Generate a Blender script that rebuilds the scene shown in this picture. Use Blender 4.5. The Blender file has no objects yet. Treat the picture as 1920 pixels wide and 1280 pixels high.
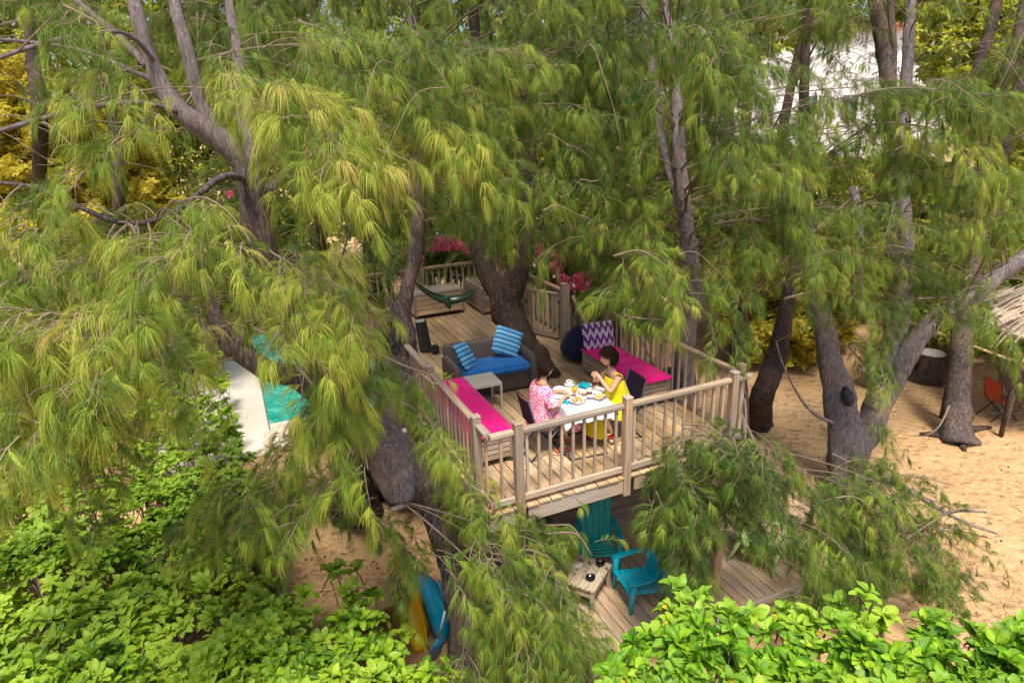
import bpy, bmesh, math, random
from math import sin, cos, pi, radians
from mathutils import Vector, Matrix, Euler, noise
import numpy as np

S = bpy.context.scene
COL = S.collection
R = random.Random(7)

# ------------------------------------------------------------------ camera
FPX = 1200.0
PIT, ROL, YAW = radians(19.37), radians(-2.08), radians(23.43)
CAM = Vector((-2.5708, -5.8277, 4.2827))
fw = Vector((sin(YAW)*cos(PIT), cos(YAW)*cos(PIT), -sin(PIT)))
r0 = Vector((cos(YAW), -sin(YAW), 0)); u0 = r0.cross(fw)
cr = cos(ROL)*r0 + sin(ROL)*u0
cu = -sin(ROL)*r0 + cos(ROL)*u0
cd_ = bpy.data.cameras.new('camera'); cam = bpy.data.objects.new('camera', cd_); COL.objects.link(cam)
cam.matrix_world = Matrix(((cr.x, cu.x, -fw.x, CAM.x), (cr.y, cu.y, -fw.y, CAM.y), (cr.z, cu.z, -fw.z, CAM.z), (0, 0, 0, 1)))
cd_.sensor_width = 36; cd_.lens = FPX/1920*36; cd_.clip_end = 1000; cd_.clip_start = .05
S.camera = cam

# ------------------------------------------------------------------ light
SUN_EL, SUN_AZ = radians(64), radians(200)      # azimuth measured clockwise from +Y
w = bpy.data.worlds.new('World'); S.world = w; w.use_nodes = True
nt = w.node_tree; nt.nodes.clear()
sky = nt.nodes.new('ShaderNodeTexSky'); sky.sky_type = 'NISHITA'; sky.sun_disc = False
sky.sun_elevation = SUN_EL; sky.sun_rotation = SUN_AZ; sky.dust_density = 3.0; sky.air_density = 1.0
bg = nt.nodes.new('ShaderNodeBackground'); bg.inputs[1].default_value = .15
wo = nt.nodes.new('ShaderNodeOutputWorld')
nt.links.new(sky.outputs[0], bg.inputs[0]); nt.links.new(bg.outputs[0], wo.inputs[0])
sd = bpy.data.lights.new('sun', 'SUN'); sd.energy = 3.7; sd.angle = radians(13); sd.color = (1, .93, .78)
sun = bpy.data.objects.new('sun', sd); COL.objects.link(sun)
sdir = Vector((sin(SUN_AZ)*cos(SUN_EL), cos(SUN_AZ)*cos(SUN_EL), sin(SUN_EL)))
sun.rotation_euler = sdir.to_track_quat('Z', 'Y').to_euler(); sun.location = sdir*30
S.view_settings.view_transform = 'Standard'; S.view_settings.look = 'None'
S.view_settings.exposure = .64; S.view_settings.gamma = 1
S.cycles.max_bounces = 6; S.cycles.diffuse_bounces = 4; S.cycles.transmission_bounces = 4; S.cycles.glossy_bounces = 2
S.cycles.transparent_max_bounces = 4

def P(px, py, d):
    """world point seen at photo pixel (px,py) at distance d along the view axis"""
    return CAM + (cr*((px-960)/FPX) - cu*((py-640)/FPX) + fw)*d
def atz(px, py, z):
    v = cr*((px-960)/FPX) - cu*((py-640)/FPX) + fw
    return CAM + v*((z-CAM.z)/v.z)
def proj(p):
    v = p-CAM; d = v.dot(fw)
    if d < .05: return (-9999, -9999, d)
    return (960+FPX*v.dot(cr)/d, 640-FPX*v.dot(cu)/d, d)
GZ = -2.6      # ground
LZ = -2.4      # lower deck

# ------------------------------------------------------------------ materials
class NT:
    def __init__(s, name):
        s.m = bpy.data.materials.new(name); s.m.use_nodes = True; s.t = s.m.node_tree; s.n = s.t.nodes; s.l = s.t.links
        s.b = s.n['Principled BSDF']; s.out = s.n['Material Output']
    def new(s, t, **k):
        n = s.n.new(t)
        for a, v in k.items(): setattr(n, a, v)
        return n
    def link(s, a, b): s.l.new(a, b)
    def coord(s, scale=(1, 1, 1), kind='Object'):
        c = s.new('ShaderNodeTexCoord'); m = s.new('ShaderNodeMapping'); m.inputs['Scale'].default_value = scale
        s.link(c.outputs[kind], m.inputs[0]); return m.outputs[0]
    def noise(s, vec, scale=5, detail=4, rough=.6, dist=0):
        n = s.new('ShaderNodeTexNoise'); n.inputs['Scale'].default_value = scale; n.inputs['Detail'].default_value = detail
        n.inputs['Roughness'].default_value = rough; n.inputs['Distortion'].default_value = dist
        if vec is not None: s.link(vec, n.inputs['Vector'])
        return n.outputs[0]
    def ramp(s, fac, stops, interp='LINEAR'):
        r = s.new('ShaderNodeValToRGB'); e = r.color_ramp.elements; r.color_ramp.interpolation = interp
        while len(e) < len(stops): e.new(.5)
        for i, (p, c) in enumerate(stops): e[i].position = p; e[i].color = (*c, 1)
        s.link(fac, r.inputs[0]); return r.outputs[0]
    def mix(s, fac, a, b, mode='MIX'):
        m = s.new('ShaderNodeMix', data_type='RGBA', blend_type=mode)
        for k, v in ((0, fac), (6, a), (7, b)):
            if hasattr(v, 'links'): s.link(v, m.inputs[k])
            elif k == 0: m.inputs[0].default_value = v
            else: m.inputs[k].default_value = (*v, 1)
        return m.outputs[2]
    def math(s, op, a, b=0.0, c=None):
        m = s.new('ShaderNodeMath', operation=op)
        for k, v in enumerate((a, b) if c is None else (a, b, c)):
            if hasattr(v, 'links'): s.link(v, m.inputs[k])
            else: m.inputs[k].default_value = v
        return m.outputs[0]
    def hsv(s, col, h=.5, sat=1., val=1.):
        m = s.new('ShaderNodeHueSaturation')
        for k, v in (('Hue', h), ('Saturation', sat), ('Value', val)):
            if hasattr(v, 'links'): s.link(v, m.inputs[k])
            else: m.inputs[k].default_value = v
        s.link(col, m.inputs['Color']); return m.outputs[0]
    def bump(s, h, strength=.3, dist=.01):
        b = s.new('ShaderNodeBump'); b.inputs['Strength'].default_value = strength; b.inputs['Distance'].default_value = dist
        s.link(h, b.inputs['Height']); s.link(b.outputs[0], s.b.inputs['Normal'])
    def base(s, c, rough=.7, spec=.3):
        if hasattr(c, 'links'): s.link(c, s.b.inputs['Base Color'])
        else: s.b.inputs['Base Color'].default_value = (*c, 1)
        s.b.inputs['Roughness'].default_value = rough; s.b.inputs['Specular IOR Level'].default_value = spec
        return s.m
    def rnd(s): return s.new('ShaderNodeObjectInfo').outputs['Random']

def simple(name, c, rough=.6, spec=.4, var=.12, scale=30, bump=.1):
    t = NT(name); v = t.coord()
    n = t.noise(v, scale, 3)
    lo = tuple(max(0, x*(1-var)) for x in c); hi = tuple(min(1, x*(1+var)) for x in c)
    m = t.base(t.ramp(n, [(.3, lo), (.7, hi)]), rough, spec)
    if bump: t.bump(n, bump, .004)
    return m

def wood_mat(name, axis, warm, grey, greyamt=.45, dark=1.0):
    t = NT(name); sc = [16, 16, 16]; sc[axis] = .8
    add = t.new('ShaderNodeVectorMath', operation='ADD'); c = t.new('ShaderNodeTexCoord')
    rn = t.rnd(); cv = t.new('ShaderNodeCombineXYZ')
    for i in range(3): t.link(t.math('MULTIPLY', rn, 37.+i*11), cv.inputs[i])
    t.link(c.outputs['Object'], add.inputs[0]); t.link(cv.outputs[0], add.inputs[1])
    mp = t.new('ShaderNodeMapping'); mp.inputs['Scale'].default_value = sc; t.link(add.outputs[0], mp.inputs[0])
    g = t.noise(mp.outputs[0], 3.2, 5, .65, .4)
    blot = t.noise(add.outputs[0], 2.2, 4, .6)
    k = t.new('ShaderNodeTexVoronoi'); sk = [5, 5, 5]; sk[axis] = 2.2
    mk = t.new('ShaderNodeMapping'); mk.inputs['Scale'].default_value = sk; t.link(add.outputs[0], mk.inputs[0]); t.link(mk.outputs[0], k.inputs['Vector'])
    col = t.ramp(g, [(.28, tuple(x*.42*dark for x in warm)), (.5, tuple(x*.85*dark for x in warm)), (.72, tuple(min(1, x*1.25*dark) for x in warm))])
    gf = t.ramp(t.math('ADD', t.math('MULTIPLY', blot, .75), t.math('MULTIPLY', rn, .35)), [(.42-greyamt*.2, (0, 0, 0)), (.85-greyamt*.3, (1, 1, 1))])
    gc = t.ramp(g, [(.3, tuple(x*.6 for x in grey)), (.7, grey)])
    col = t.mix(gf, col, gc)
    kn = t.ramp(k.outputs['Distance'], [(.03, (.25, .25, .25)), (.09, (1, 1, 1))])
    col = t.mix(.6, col, kn, 'MULTIPLY')
    col = t.hsv(col, .5, t.math('MULTIPLY_ADD', rn, .35, .75), t.math('MULTIPLY_ADD', t.math('FRACT', t.math('MULTIPLY', rn, 7.3)), .45, .78))
    m = t.base(col, .75, .25); t.bump(g, .35, .004); return m
WARM = (.56, .315, .125); GREY = (.40, .33, .27)
WOOD = [wood_mat('deck_pine_%s' % a, i, WARM, GREY) for i, a in enumerate('xyz')]
WOODG = [wood_mat('silvered_pine_%s' % a, i, (.46, .28, .135), (.42, .35, .29), .65) for i, a in enumerate('xyz')]
WOODL = [wood_mat('deck_plank_%s' % a, i, (.60, .365, .155), (.50, .36, .23), .12) for i, a in enumerate('xyz')]
WOODD = [wood_mat('dark_pine_%s' % a, i, (.30, .18, .10), (.30, .25, .22), .5) for i, a in enumerate('xyz')]  # darker pine for framing, posts and plank furniture

def bark_mat(name, c1, c2, c3, up=None):
    t = NT(name); v = t.coord((12, 12, 2.6)); n = t.noise(v, 2.4, 10, .74, .8); n2 = t.noise(t.coord((1, 1, 1)), 1.6, 3)
    col = t.ramp(n, [(.3, c1), (.5, c2), (.72, c3)])
    col = t.mix(t.ramp(n2, [(.45, (0, 0, 0)), (.7, (1, 1, 1))]), col, t.ramp(n, [(.35, tuple(x*.6 for x in c2)), (.65, (c3[0]*1.25, c3[1]*1.0, c3[2]*.8))]))
    if up:
        cc = t.new('ShaderNodeTexCoord'); s = t.new('ShaderNodeSeparateXYZ'); t.link(cc.outputs['Object'], s.inputs[0])
        zz = t.math('ADD', s.outputs[2], t.math('MULTIPLY', n, .9))
        f = t.ramp(t.math('DIVIDE', zz, 10.), [(up[3]/10, (0, 0, 0)), (up[3]/10+.07, (1, 1, 1))])
        col = t.mix(f, col, t.ramp(n, [(.3, up[0]), (.5, up[1]), (.72, up[2])]))
    m = t.base(col, .9, .15); t.bump(n, 1., .06); return m
BARK = bark_mat('grey_brown_bark', (.018, .014, .013), (.11, .085, .078), (.33, .28, .27))
BARKD = bark_mat('dark_bark', (.012, .009, .008), (.06, .043, .037), (.19, .145, .13))
BARKS = bark_mat('smooth_pale_bark', (.07, .055, .052), (.23, .185, .175), (.38, .32, .30))
BARKF = bark_mat('forked_tree_bark', (.012, .010, .011), (.07, .056, .056), (.22, .18, .18), ((.07, .055, .052), (.23, .185, .18), (.38, .32, .31), 6.6))
BARKW = bark_mat('weathered_grey_bark', (.03, .026, .028), (.20, .17, .175), (.44, .39, .40))
TWIG = simple('twig_wood', (.20, .145, .11), .85, .2, .3, 12)
CHAR = simple('charred_and_gap_dark', (.035, .032, .034), .75, .3, .6, 14, .6)  # also colours the box liners, painting shade between their slats
CUT = simple('cut_wood_end', (.42, .37, .36), .8, .2, .3, 25, .4)

def needle_mat():
    t = NT('casuarina_needles')
    a = t.new('ShaderNodeAttribute', attribute_name='tint', attribute_type='INSTANCER')
    b = t.new('ShaderNodeAttribute', attribute_name='nv')       # per needle random in r, position along in g
    sep = t.new('ShaderNodeSeparateColor'); t.link(b.outputs['Color'], sep.inputs[0])
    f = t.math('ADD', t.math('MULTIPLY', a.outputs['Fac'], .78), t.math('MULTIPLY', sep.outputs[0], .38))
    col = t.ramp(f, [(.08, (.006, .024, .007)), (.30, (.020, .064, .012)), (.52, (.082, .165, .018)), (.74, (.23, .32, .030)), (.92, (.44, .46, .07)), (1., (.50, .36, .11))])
    tip = t.math('MULTIPLY', t.math('POWER', sep.outputs[1], 3.), t.math('GREATER_THAN', sep.outputs[2], .72))
    col = t.mix(tip, col, (.42, .26, .07))
    m = t.base(col, .5, .25)
    tr = t.new('ShaderNodeBsdfTranslucent'); t.link(t.mix(.5, col, (.30, .42, .04)), tr.inputs[0])
    mx = t.new('ShaderNodeMixShader'); mx.inputs[0].default_value = .22
    t.link(t.b.outputs[0], mx.inputs[1]); t.link(tr.outputs[0], mx.inputs[2]); t.link(mx.outputs[0], t.out.inputs[0])
    return m
NEEDLE = needle_mat()

def leaf_mat(name, stops, kind='INSTANCER', gloss=.42, tr_col=(.35, .5, .03), trf=.3):
    t = NT(name)
    if kind == 'INSTANCER':
        a = t.new('ShaderNodeAttribute', attribute_name='tint', attribute_type='INSTANCER').outputs['Fac']
    else:
        a = t.rnd()
    b = t.new('ShaderNodeAttribute', attribute_name='nv'); sep = t.new('ShaderNodeSeparateColor'); t.link(b.outputs['Color'], sep.inputs[0])
    f = t.math('ADD', t.math('MULTIPLY', a, .68), t.math('MULTIPLY', sep.outputs[0], .32))
    col = t.ramp(f, stops)
    col = t.mix(t.math('MULTIPLY', sep.outputs[1], .45), col, (.40, .50, .10))      # paler midrib and margin
    yl = t.math('GREATER_THAN', sep.outputs[2], .975)
    col = t.mix(yl, col, (.72, .50, .04))
    m = t.base(col, gloss, .22)
    tr = t.new('ShaderNodeBsdfTranslucent'); t.link(t.mix(.5, col, tr_col), tr.inputs[0])
    mx = t.new('ShaderNodeMixShader'); mx.inputs[0].default_value = trf
    t.link(t.b.outputs[0], mx.inputs[1]); t.link(tr.outputs[0], mx.inputs[2]); t.link(mx.outputs[0], t.out.inputs[0])
    return m
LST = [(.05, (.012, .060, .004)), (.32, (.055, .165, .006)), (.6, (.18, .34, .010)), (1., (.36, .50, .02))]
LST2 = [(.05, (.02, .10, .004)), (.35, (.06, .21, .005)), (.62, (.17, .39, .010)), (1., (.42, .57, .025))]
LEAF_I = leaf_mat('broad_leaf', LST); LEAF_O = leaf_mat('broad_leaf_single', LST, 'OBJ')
LEAFR_I = leaf_mat('bright_leaf', LST2); LEAFR_O = leaf_mat('bright_leaf_single', LST2, 'OBJ')
LEAFG = leaf_mat('golden_leaf', [(.05, (.12, .13, .01)), (.4, (.34, .30, .02)), (.7, (.62, .46, .05)), (1., (.9, .72, .22))], tr_col=(.9, .7, .05), trf=.4)  # sunlight on the far leaves, put into their gold colour
LEAFB = leaf_mat('backdrop_leaf', [(.05, (.04, .07, .01)), (.4, (.12, .17, .02)), (.7, (.30, .34, .03)), (1., (.55, .5, .07))], tr_col=(.6, .6, .05), trf=.4)
PETAL = leaf_mat('bougainvillea_petal', [(.05, (.80, .01, .30)), (.5, (.95, .03, .42)), (1., (1., .16, .55))], tr_col=(.95, .05, .3))

# ------------------------------------------------------------------ mesh helpers
def mesh(name, V, F, mats=None, fm=None, smooth=False):
    me = bpy.data.meshes.new(name); me.from_pydata([tuple(v) for v in V], [], F)
    for m in (mats or []): me.materials.append(m)
    if fm: me.polygons.foreach_set('material_index', fm)
    if smooth: me.polygons.foreach_set('use_smooth', [True]*len(me.polygons))
    me.update(); return me
def link(name, me, parent=None, loc=(0, 0, 0), rot=(0, 0, 0), **k):
    o = bpy.data.objects.new(name, me); COL.objects.link(o)
    if parent: o.parent = parent
    o.location = loc; o.rotation_euler = rot
    for a, v in k.items(): o[a] = v
    return o
def thing(name, label, cat, loc=(0, 0, 0), rz=0, group=None):
    o = bpy.data.objects.new(name, None); COL.objects.link(o); o.empty_display_size = .2
    o.location = loc; o.rotation_euler = (0, 0, rz); o['label'] = label; o['category'] = cat
    if group: o['group'] = group
    return o
def tag(o, label, cat, group=None):
    o['label'] = label; o['category'] = cat
    if group: o['group'] = group
    return o
class MB:
    def __init__(s): s.V = []; s.F = []; s.M = []
    def add(s, V, F, mi=0, mat=None):
        n = len(s.V)
        s.V += [tuple(mat @ Vector(v)) if mat else tuple(v) for v in V]
        s.F += [tuple(i+n for i in f) for f in F]; s.M += [mi]*len(F); return s
    def box(s, c, d, mi=0, bev=0., mat=None):
        V, F = box_vf(d, bev); M = Matrix.Translation(c)
        return s.add(V, F, mi, mat @ M if mat else M)
    def tube(s, pts, rad, n=8, mi=0, cap=True, rough=0., up=None):
        V, F = tube_vf(pts, rad, n, cap, rough); return s.add(V, F, mi)
    def build(s, name, mats, parent=None, smooth=False, loc=(0, 0, 0), rot=(0, 0, 0), **k):
        if not isinstance(mats, (list, tuple)): mats = [mats]
        return link(name, mesh(name, s.V, s.F, mats, s.M, smooth), parent, loc, rot, **k)
def box_vf(d, bev=0.):
    x, y, z = d[0]/2, d[1]/2, d[2]/2
    if bev <= 0:
        V = [(-x, -y, -z), (x, -y, -z), (x, y, -z), (-x, y, -z), (-x, -y, z), (x, -y, z), (x, y, z), (-x, y, z)]
        F = [(0, 3, 2, 1), (4, 5, 6, 7), (0, 1, 5, 4), (1, 2, 6, 5), (2, 3, 7, 6), (3, 0, 4, 7)]
        return V, F
    b = min(bev, x*.9, y*.9, z*.9)
    bm = bmesh.new(); bmesh.ops.create_cube(bm, size=1)
    for v in bm.verts: v.co = Vector((v.co.x*d[0], v.co.y*d[1], v.co.z*d[2]))
    bmesh.ops.bevel(bm, geom=bm.edges[:], offset=b, segments=1, affect='EDGES')
    V = [tuple(v.co) for v in bm.verts]; F = [tuple(v.index for v in f.verts) for f in bm.faces]; bm.free()
    return V, F
def catmull(pts, k=4):
    """pts: list of (Vector, radius) -> smoothed list"""
    out = []; n = len(pts)
    for i in range(n-1):
        p0 = pts[max(i-1, 0)]; p1 = pts[i]; p2 = pts[i+1]; p3 = pts[min(i+2, n-1)]
        for j in range(k):
            t = j/k; t2 = t*t; t3 = t2*t
            q = .5*((2*p1[0])+(-p0[0]+p2[0])*t+(2*p0[0]-5*p1[0]+4*p2[0]-p3[0])*t2+(-p0[0]+3*p1[0]-3*p2[0]+p3[0])*t3)
            out.append((q, p1[1]*(1-t)+p2[1]*t))
    out.append(pts[-1]); return out
def tube_vf(pts, rad, n=8, cap=True, rough=0.):
    V = []; F = []; m = len(pts); pts = [Vector(p) for p in pts]
    if not hasattr(rad, '__len__'): rad = [rad]*m
    up = None
    for i, p in enumerate(pts):
        t = (pts[min(i+1, m-1)]-pts[max(i-1, 0)])
        if t.length < 1e-9: t = Vector((0, 0, 1))
        t.normalize()
        if up is None:
            up = Vector((1, 0, 0)) if abs(t.x) < .8 else Vector((0, 1, 0))
        a = (up - t*up.dot(t)).normalized(); b = t.cross(a); up = a
        for k in range(n):
            an = 2*pi*k/n; r = rad[i]
            dd = a*cos(an)+b*sin(an)
            if rough:
                q = p+dd*r; q2 = Vector((q.x*5, q.y*5, q.z*1.3))
                r *= 1+rough*(noise.noise(q2)*1.2+.5*noise.noise(q2*2.7)+.8*noise.noise(Vector((q.x*14, q.y*14, q.z*2.2))))
            V.append(p+dd*r)
    for i in range(m-1):
        for k in range(n):
            F.append((i*n+k, i*n+(k+1) % n, (i+1)*n+(k+1) % n, (i+1)*n+k))
    if cap:
        F.append(tuple(range(n-1, -1, -1))); F.append(tuple(range((m-1)*n, m*n)))
    return V, F
def lathe_vf(prof, n=20, cap=True):
    V = []; F = []
    for r, z in prof:
        for k in range(n): V.append((r*cos(2*pi*k/n), r*sin(2*pi*k/n), z))
    m = len(prof)
    for i in range(m-1):
        for k in range(n): F.append((i*n+k, i*n+(k+1) % n, (i+1)*n+(k+1) % n, (i+1)*n+k))
    if cap: F.append(tuple(range(n-1, -1, -1))); F.append(tuple(range((m-1)*n, m*n)))
    return V, F
def loft_vf(rings, n=16, cap=True):
    """rings: (centre, vecA, vecB)"""
    V = []; F = []
    for c, a, b in rings:
        c, a, b = Vector(c), Vector(a), Vector(b)
        for k in range(n): V.append(c+a*cos(2*pi*k/n)+b*sin(2*pi*k/n))
    m = len(rings)
    for i in range(m-1):
        for k in range(n): F.append((i*n+k, i*n+(k+1) % n, (i+1)*n+(k+1) % n, (i+1)*n+k))
    if cap: F.append(tuple(range(n-1, -1, -1))); F.append(tuple(range((m-1)*n, m*n)))
    return V, F
_bc = {}
def piece(name, dims, loc, mats, parent=None, rot=(0, 0, 0), bev=.004, **k):
    """a wooden piece: the grain follows the longest side"""
    ax = max(range(3), key=lambda i: dims[i])
    mt = mats[ax] if isinstance(mats, (list, tuple)) else mats
    key = (tuple(round(x, 4) for x in dims), mt.name, round(bev, 4))
    if key not in _bc:
        V, F = box_vf(dims, bev); _bc[key] = mesh(name, V, F, [mt])
    return link(name, _bc[key], parent, loc, rot, **k)
def clean(me):
    pass
def subsurf(o, lv=2):
    m = o.modifiers.new('s', 'SUBSURF'); m.levels = lv; m.render_levels = lv; return o

# ------------------------------------------------------------------ geometry-node instancer
PROTO = {}
def proto_collection(name, meshes):
    c = bpy.data.collections.new(name)
    for i, me in enumerate(meshes):
        o = bpy.data.objects.new('%s_%02d' % (name, i), me); c.objects.link(o)
    g = bpy.data.node_groups.new('scatter_'+name, 'GeometryNodeTree')
    g.interface.new_socket('Geometry', in_out='INPUT', socket_type='NodeSocketGeometry')
    g.interface.new_socket('Geometry', in_out='OUTPUT', socket_type='NodeSocketGeometry')
    N = g.nodes; L = g.links
    gi = N.new('NodeGroupInput'); go = N.new('NodeGroupOutput'); iop = N.new('GeometryNodeInstanceOnPoints')
    ci = N.new('GeometryNodeCollectionInfo'); ci.inputs['Collection'].default_value = c
    ci.inputs['Separate Children'].default_value = True; ci.inputs['Reset Children'].default_value = True
    def na(nm, ty):
        a = N.new('GeometryNodeInputNamedAttribute'); a.data_type = ty; a.inputs['Name'].default_value = nm
        return [o for o in a.outputs if o.enabled and o.name == 'Attribute'][0]
    L.new(gi.outputs[0], iop.inputs['Points']); L.new(ci.outputs[0], iop.inputs['Instance'])
    iop.inputs['Pick Instance'].default_value = True
    L.new(na('idx', 'INT'), iop.inputs['Instance Index'])
    e2r = N.new('FunctionNodeEulerToRotation'); L.new(na('rot', 'FLOAT_VECTOR'), e2r.inputs[0]); L.new(e2r.outputs[0], iop.inputs['Rotation'])
    L.new(na('scl', 'FLOAT'), iop.inputs['Scale']); L.new(iop.outputs[0], go.inputs[0])
    PROTO[name] = g
def scatter(name, proto, pts, parent=None, **k):
    """pts: list of (loc, rot, scale, idx, tint) in world space; parent is at parent.location, unrotated"""
    off = parent.location if parent else Vector((0, 0, 0))
    me = bpy.data.meshes.new(name); n = len(pts)
    me.vertices.add(n)
    me.vertices.foreach_set('co', np.array([tuple(Vector(p[0])-off) for p in pts], dtype=np.float32).ravel())
    for nm, ty, j in (('rot', 'FLOAT_VECTOR', 1), ('scl', 'FLOAT', 2), ('idx', 'INT', 3), ('tint', 'FLOAT', 4)):
        a = me.attributes.new(nm, ty, 'POINT')
        arr = np.array([p[j] for p in pts], dtype=np.int32 if ty == 'INT' else np.float32).ravel()
        a.data.foreach_set('vector' if ty == 'FLOAT_VECTOR' else 'value', arr)
    o = link(name, me, parent, **k)
    m = o.modifiers.new('scatter', 'NODES'); m.node_group = PROTO[proto]
    return o

def set_nv(me, cols):
    a = me.color_attributes.new('nv', 'FLOAT_COLOR', 'POINT'); a.data.foreach_set('color', np.array(cols, dtype=np.float32).ravel())

def make_spray(seed, L, droop, nn, nl, wd, seg, woody=True):
    """a casuarina twig along +X with drooping needle strands"""
    rr = random.Random(seed); V = []; F = []; fm = []; C = []
    def tw(t): return Vector((L*t*(1-.25*droop*t), .04*sin(t*3+seed)*L, -L*droop*.75*t*t + .05*L*sin(t*pi)))
    if woody:
        pts = [tw(i/4) for i in range(5)]; v, f = tube_vf(pts, [.0045, .004, .003, .0025, .001], 3, False)
        V += [tuple(x) for x in v]; C += [(0, 0, 0, 1)]*len(v); F += f; fm += [1]*len(f)
    nodes = [(.22, .2), (.45, .25), (.66, .25), (.84, .3), (1., .35)]
    subs = []
    for t_, wgt in nodes:
        sgn = rr.choice((-1, 1)); o = tw(t_); e = o+Vector((L*.16*rr.uniform(.5, 1), sgn*L*rr.uniform(.05, .30)*(1.2-t_), -L*.03)) if t_ < 1 else o
        subs.append((o, e, wgt, rr.random()))
        if woody and t_ < 1:
            v, f = tube_vf([o, e], [.0025, .001], 3, False); b0 = len(V); V += [tuple(x) for x in v]; C += [(0, 0, 0, 1)]*len(v); F += [tuple(q+b0 for q in w_) for w_ in f]; fm += [1]*len(f)
    tot = sum(x[2] for x in subs)
    for i in range(nn):
        z_ = rr.random()*tot; k_ = 0
        while z_ > subs[k_][2]: z_ -= subs[k_][2]; k_ += 1
        o, e, wgt, nrnd = subs[k_]; t = nodes[k_][0]
        p0 = o.lerp(e, rr.random()**.45)+Vector((rr.gauss(0, .006), rr.gauss(0, .006), rr.gauss(0, .005)))
        tg = ((e-o).normalized() if (e-o).length > .001 else (tw(1.)-tw(.9)).normalized())
        a = rr.uniform(0, 2*pi)
        side = Vector((0, cos(a), sin(a)))
        d = (tg*rr.uniform(.4, 1.1) + side*abs(rr.gauss(0, .36)) + Vector((0, 0, .22))).normalized()
        ln = nl*(1-.45*rr.random()**2)*(1-.25*t); g = rr.uniform(.55, 1.0)
        nr = min(1, .45*nrnd+.55*rr.random()); lv = rr.random()
        wa = rr.uniform(0, pi); wv = Vector((cos(wa), sin(wa), 0))
        b0 = len(V); kx = rr.uniform(-.05, .05); ky = rr.uniform(-.05, .05)
        for s in range(seg+1):
            u = s/seg; q = p0 + ln*(d*(u-.42*u*u) + Vector((kx*u*u, ky*u*u, -g*.85*u*u)))
            ww = wd*(1-.72*u)*.5
            if s < seg:
                V.append(tuple(q-wv*ww)); V.append(tuple(q+wv*ww)); C += [(nr, u, lv, 1)]*2
            else:
                V.append(tuple(q)); C.append((nr, u, lv, 1))
        for s in range(seg-1):
            k = b0+2*s; F.append((k, k+1, k+3, k+2)); fm.append(0)
        k = b0+2*(seg-1); F.append((k, k+1, k+2)); fm.append(0)
    me = mesh('spray', V, F, [NEEDLE, TWIG], fm); set_nv(me, C); return me
proto_collection('needle_near', [make_spray(i, .36, dr, 180, .27, .0034, 4) for i, dr in enumerate((.15, .35, .6, .9, 1.3, .5))])
proto_collection('needle_mid', [make_spray(20+i, .36, dr, 110, .25, .0050, 3) for i, dr in enumerate((.15, .35, .6, .9, 1.3, .5))])
proto_collection('needle_far', [make_spray(40+i, .40, dr, 66, .25, .0075, 2) for i, dr in enumerate((.2, .5, .9, 1.3))])
NP = {'needle_near': 6, 'needle_mid': 6, 'needle_far': 4}

def leaf_vf(L, W, curl, cup, wav=0., ph=0., nx=6, ny=4):
    V = []; F = []; C = []
    for i in range(nx+1):
        u = i/nx
        wd = W*(.13+.87*(math.sin(pi*.5*min(1, u/.72))**1.6 if u < .72 else math.sqrt(max(0, 1-((u-.72)/.29)**2))))*.5
        for j in range(ny+1):
            v = (j/ny)*2-1
            x = L*u; y = wd*v; z = L*(curl*u*u*-1 + .12*sin(u*pi)) + cup*abs(v)**2*wd + wav*L*.06*sin(u*11+ph+v)*abs(v)
            V.append((x, y, z)); C.append((0, (.9 if abs(v) < .1 else (.35 if abs(v) > .9 else 0))))
    for i in range(nx):
        for j in range(ny):
            a = i*(ny+1)+j; F.append((a, a+ny+1, a+ny+2, a+1))
    return V, F, C
def rosette_leaves(rr, n, L):
    out = []
    for i in range(n):
        ring = i/n; az = i*2.4+rr.uniform(-.3, .3); el = .28+ring*.95+rr.uniform(-.2, .2)
        out.append((az, el, L*rr.uniform(.75, 1.1)*(1-.25*ring), rr.random(), rr.random()))
    return out
def leaf_variants(mat, wav):
    res = []
    for i in range(5):
        V, F, C = leaf_vf(1., .44+.05*i, (.1, .25, .4, .05, .3)[i], (.5, .8, .3, .9, .6)[i], wav, i)
        me = mesh('leaf', V, F, [mat], smooth=True); set_nv(me, [(.5, c[1], .2, 1) for c in C]); res.append(me)
    return res
def rosette_mesh(seed, n, mat, wav, small=False):
    rr = random.Random(seed); V = []; F = []; C = []; fm = []
    for az, el, L, r1, r2 in rosette_leaves(rr, n, 1.):
        v, f, c = leaf_vf(L, L*rr.uniform(.42, .62), rr.uniform(.0, .4), rr.uniform(.2, .9), wav, rr.random()*6, 3 if small else 5, 2)
        M = Matrix.Rotation(az, 4, 'Z') @ Matrix.Rotation(-el, 4, 'Y') @ Matrix.Rotation(rr.uniform(-.3, .3), 4, 'X')
        b = len(V); V += [tuple(M @ Vector(x)) for x in v]; F += [tuple(i+b for i in q) for q in f]; fm += [0]*len(f)
        C += [(r1, x[1], r2, 1) for x in c]
    if not small:
        v, f = tube_vf([(0, 0, 0), (.03, .02, -.5), (.1, .0, -1.1)], [.05, .05, .06], 5, False)
        b = len(V); V += [tuple(x) for x in v]; F += [tuple(i+b for i in q) for q in f]; fm += [1]*len(f); C += [(0, 0, 0, 1)]*len(v)
    me = mesh('rosette', V, F, [mat, TWIG], fm, True); set_nv(me, C); return me
proto_collection('rosette', [rosette_mesh(i, 11, LEAF_I, .3) for i in range(4)])
proto_collection('rosette_bright', [rosette_mesh(10+i, 10, LEAFR_I, 1.) for i in range(4)])
proto_collection('rosette_gold', [rosette_mesh(20+i, 9, LEAFG, .2, True) for i in range(3)])
proto_collection('rosette_back', [rosette_mesh(30+i, 9, LEAFB, .2, True) for i in range(3)])
proto_collection('blossom', [rosette_mesh(40+i, 9, PETAL, .6, True) for i in range(3)])

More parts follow.
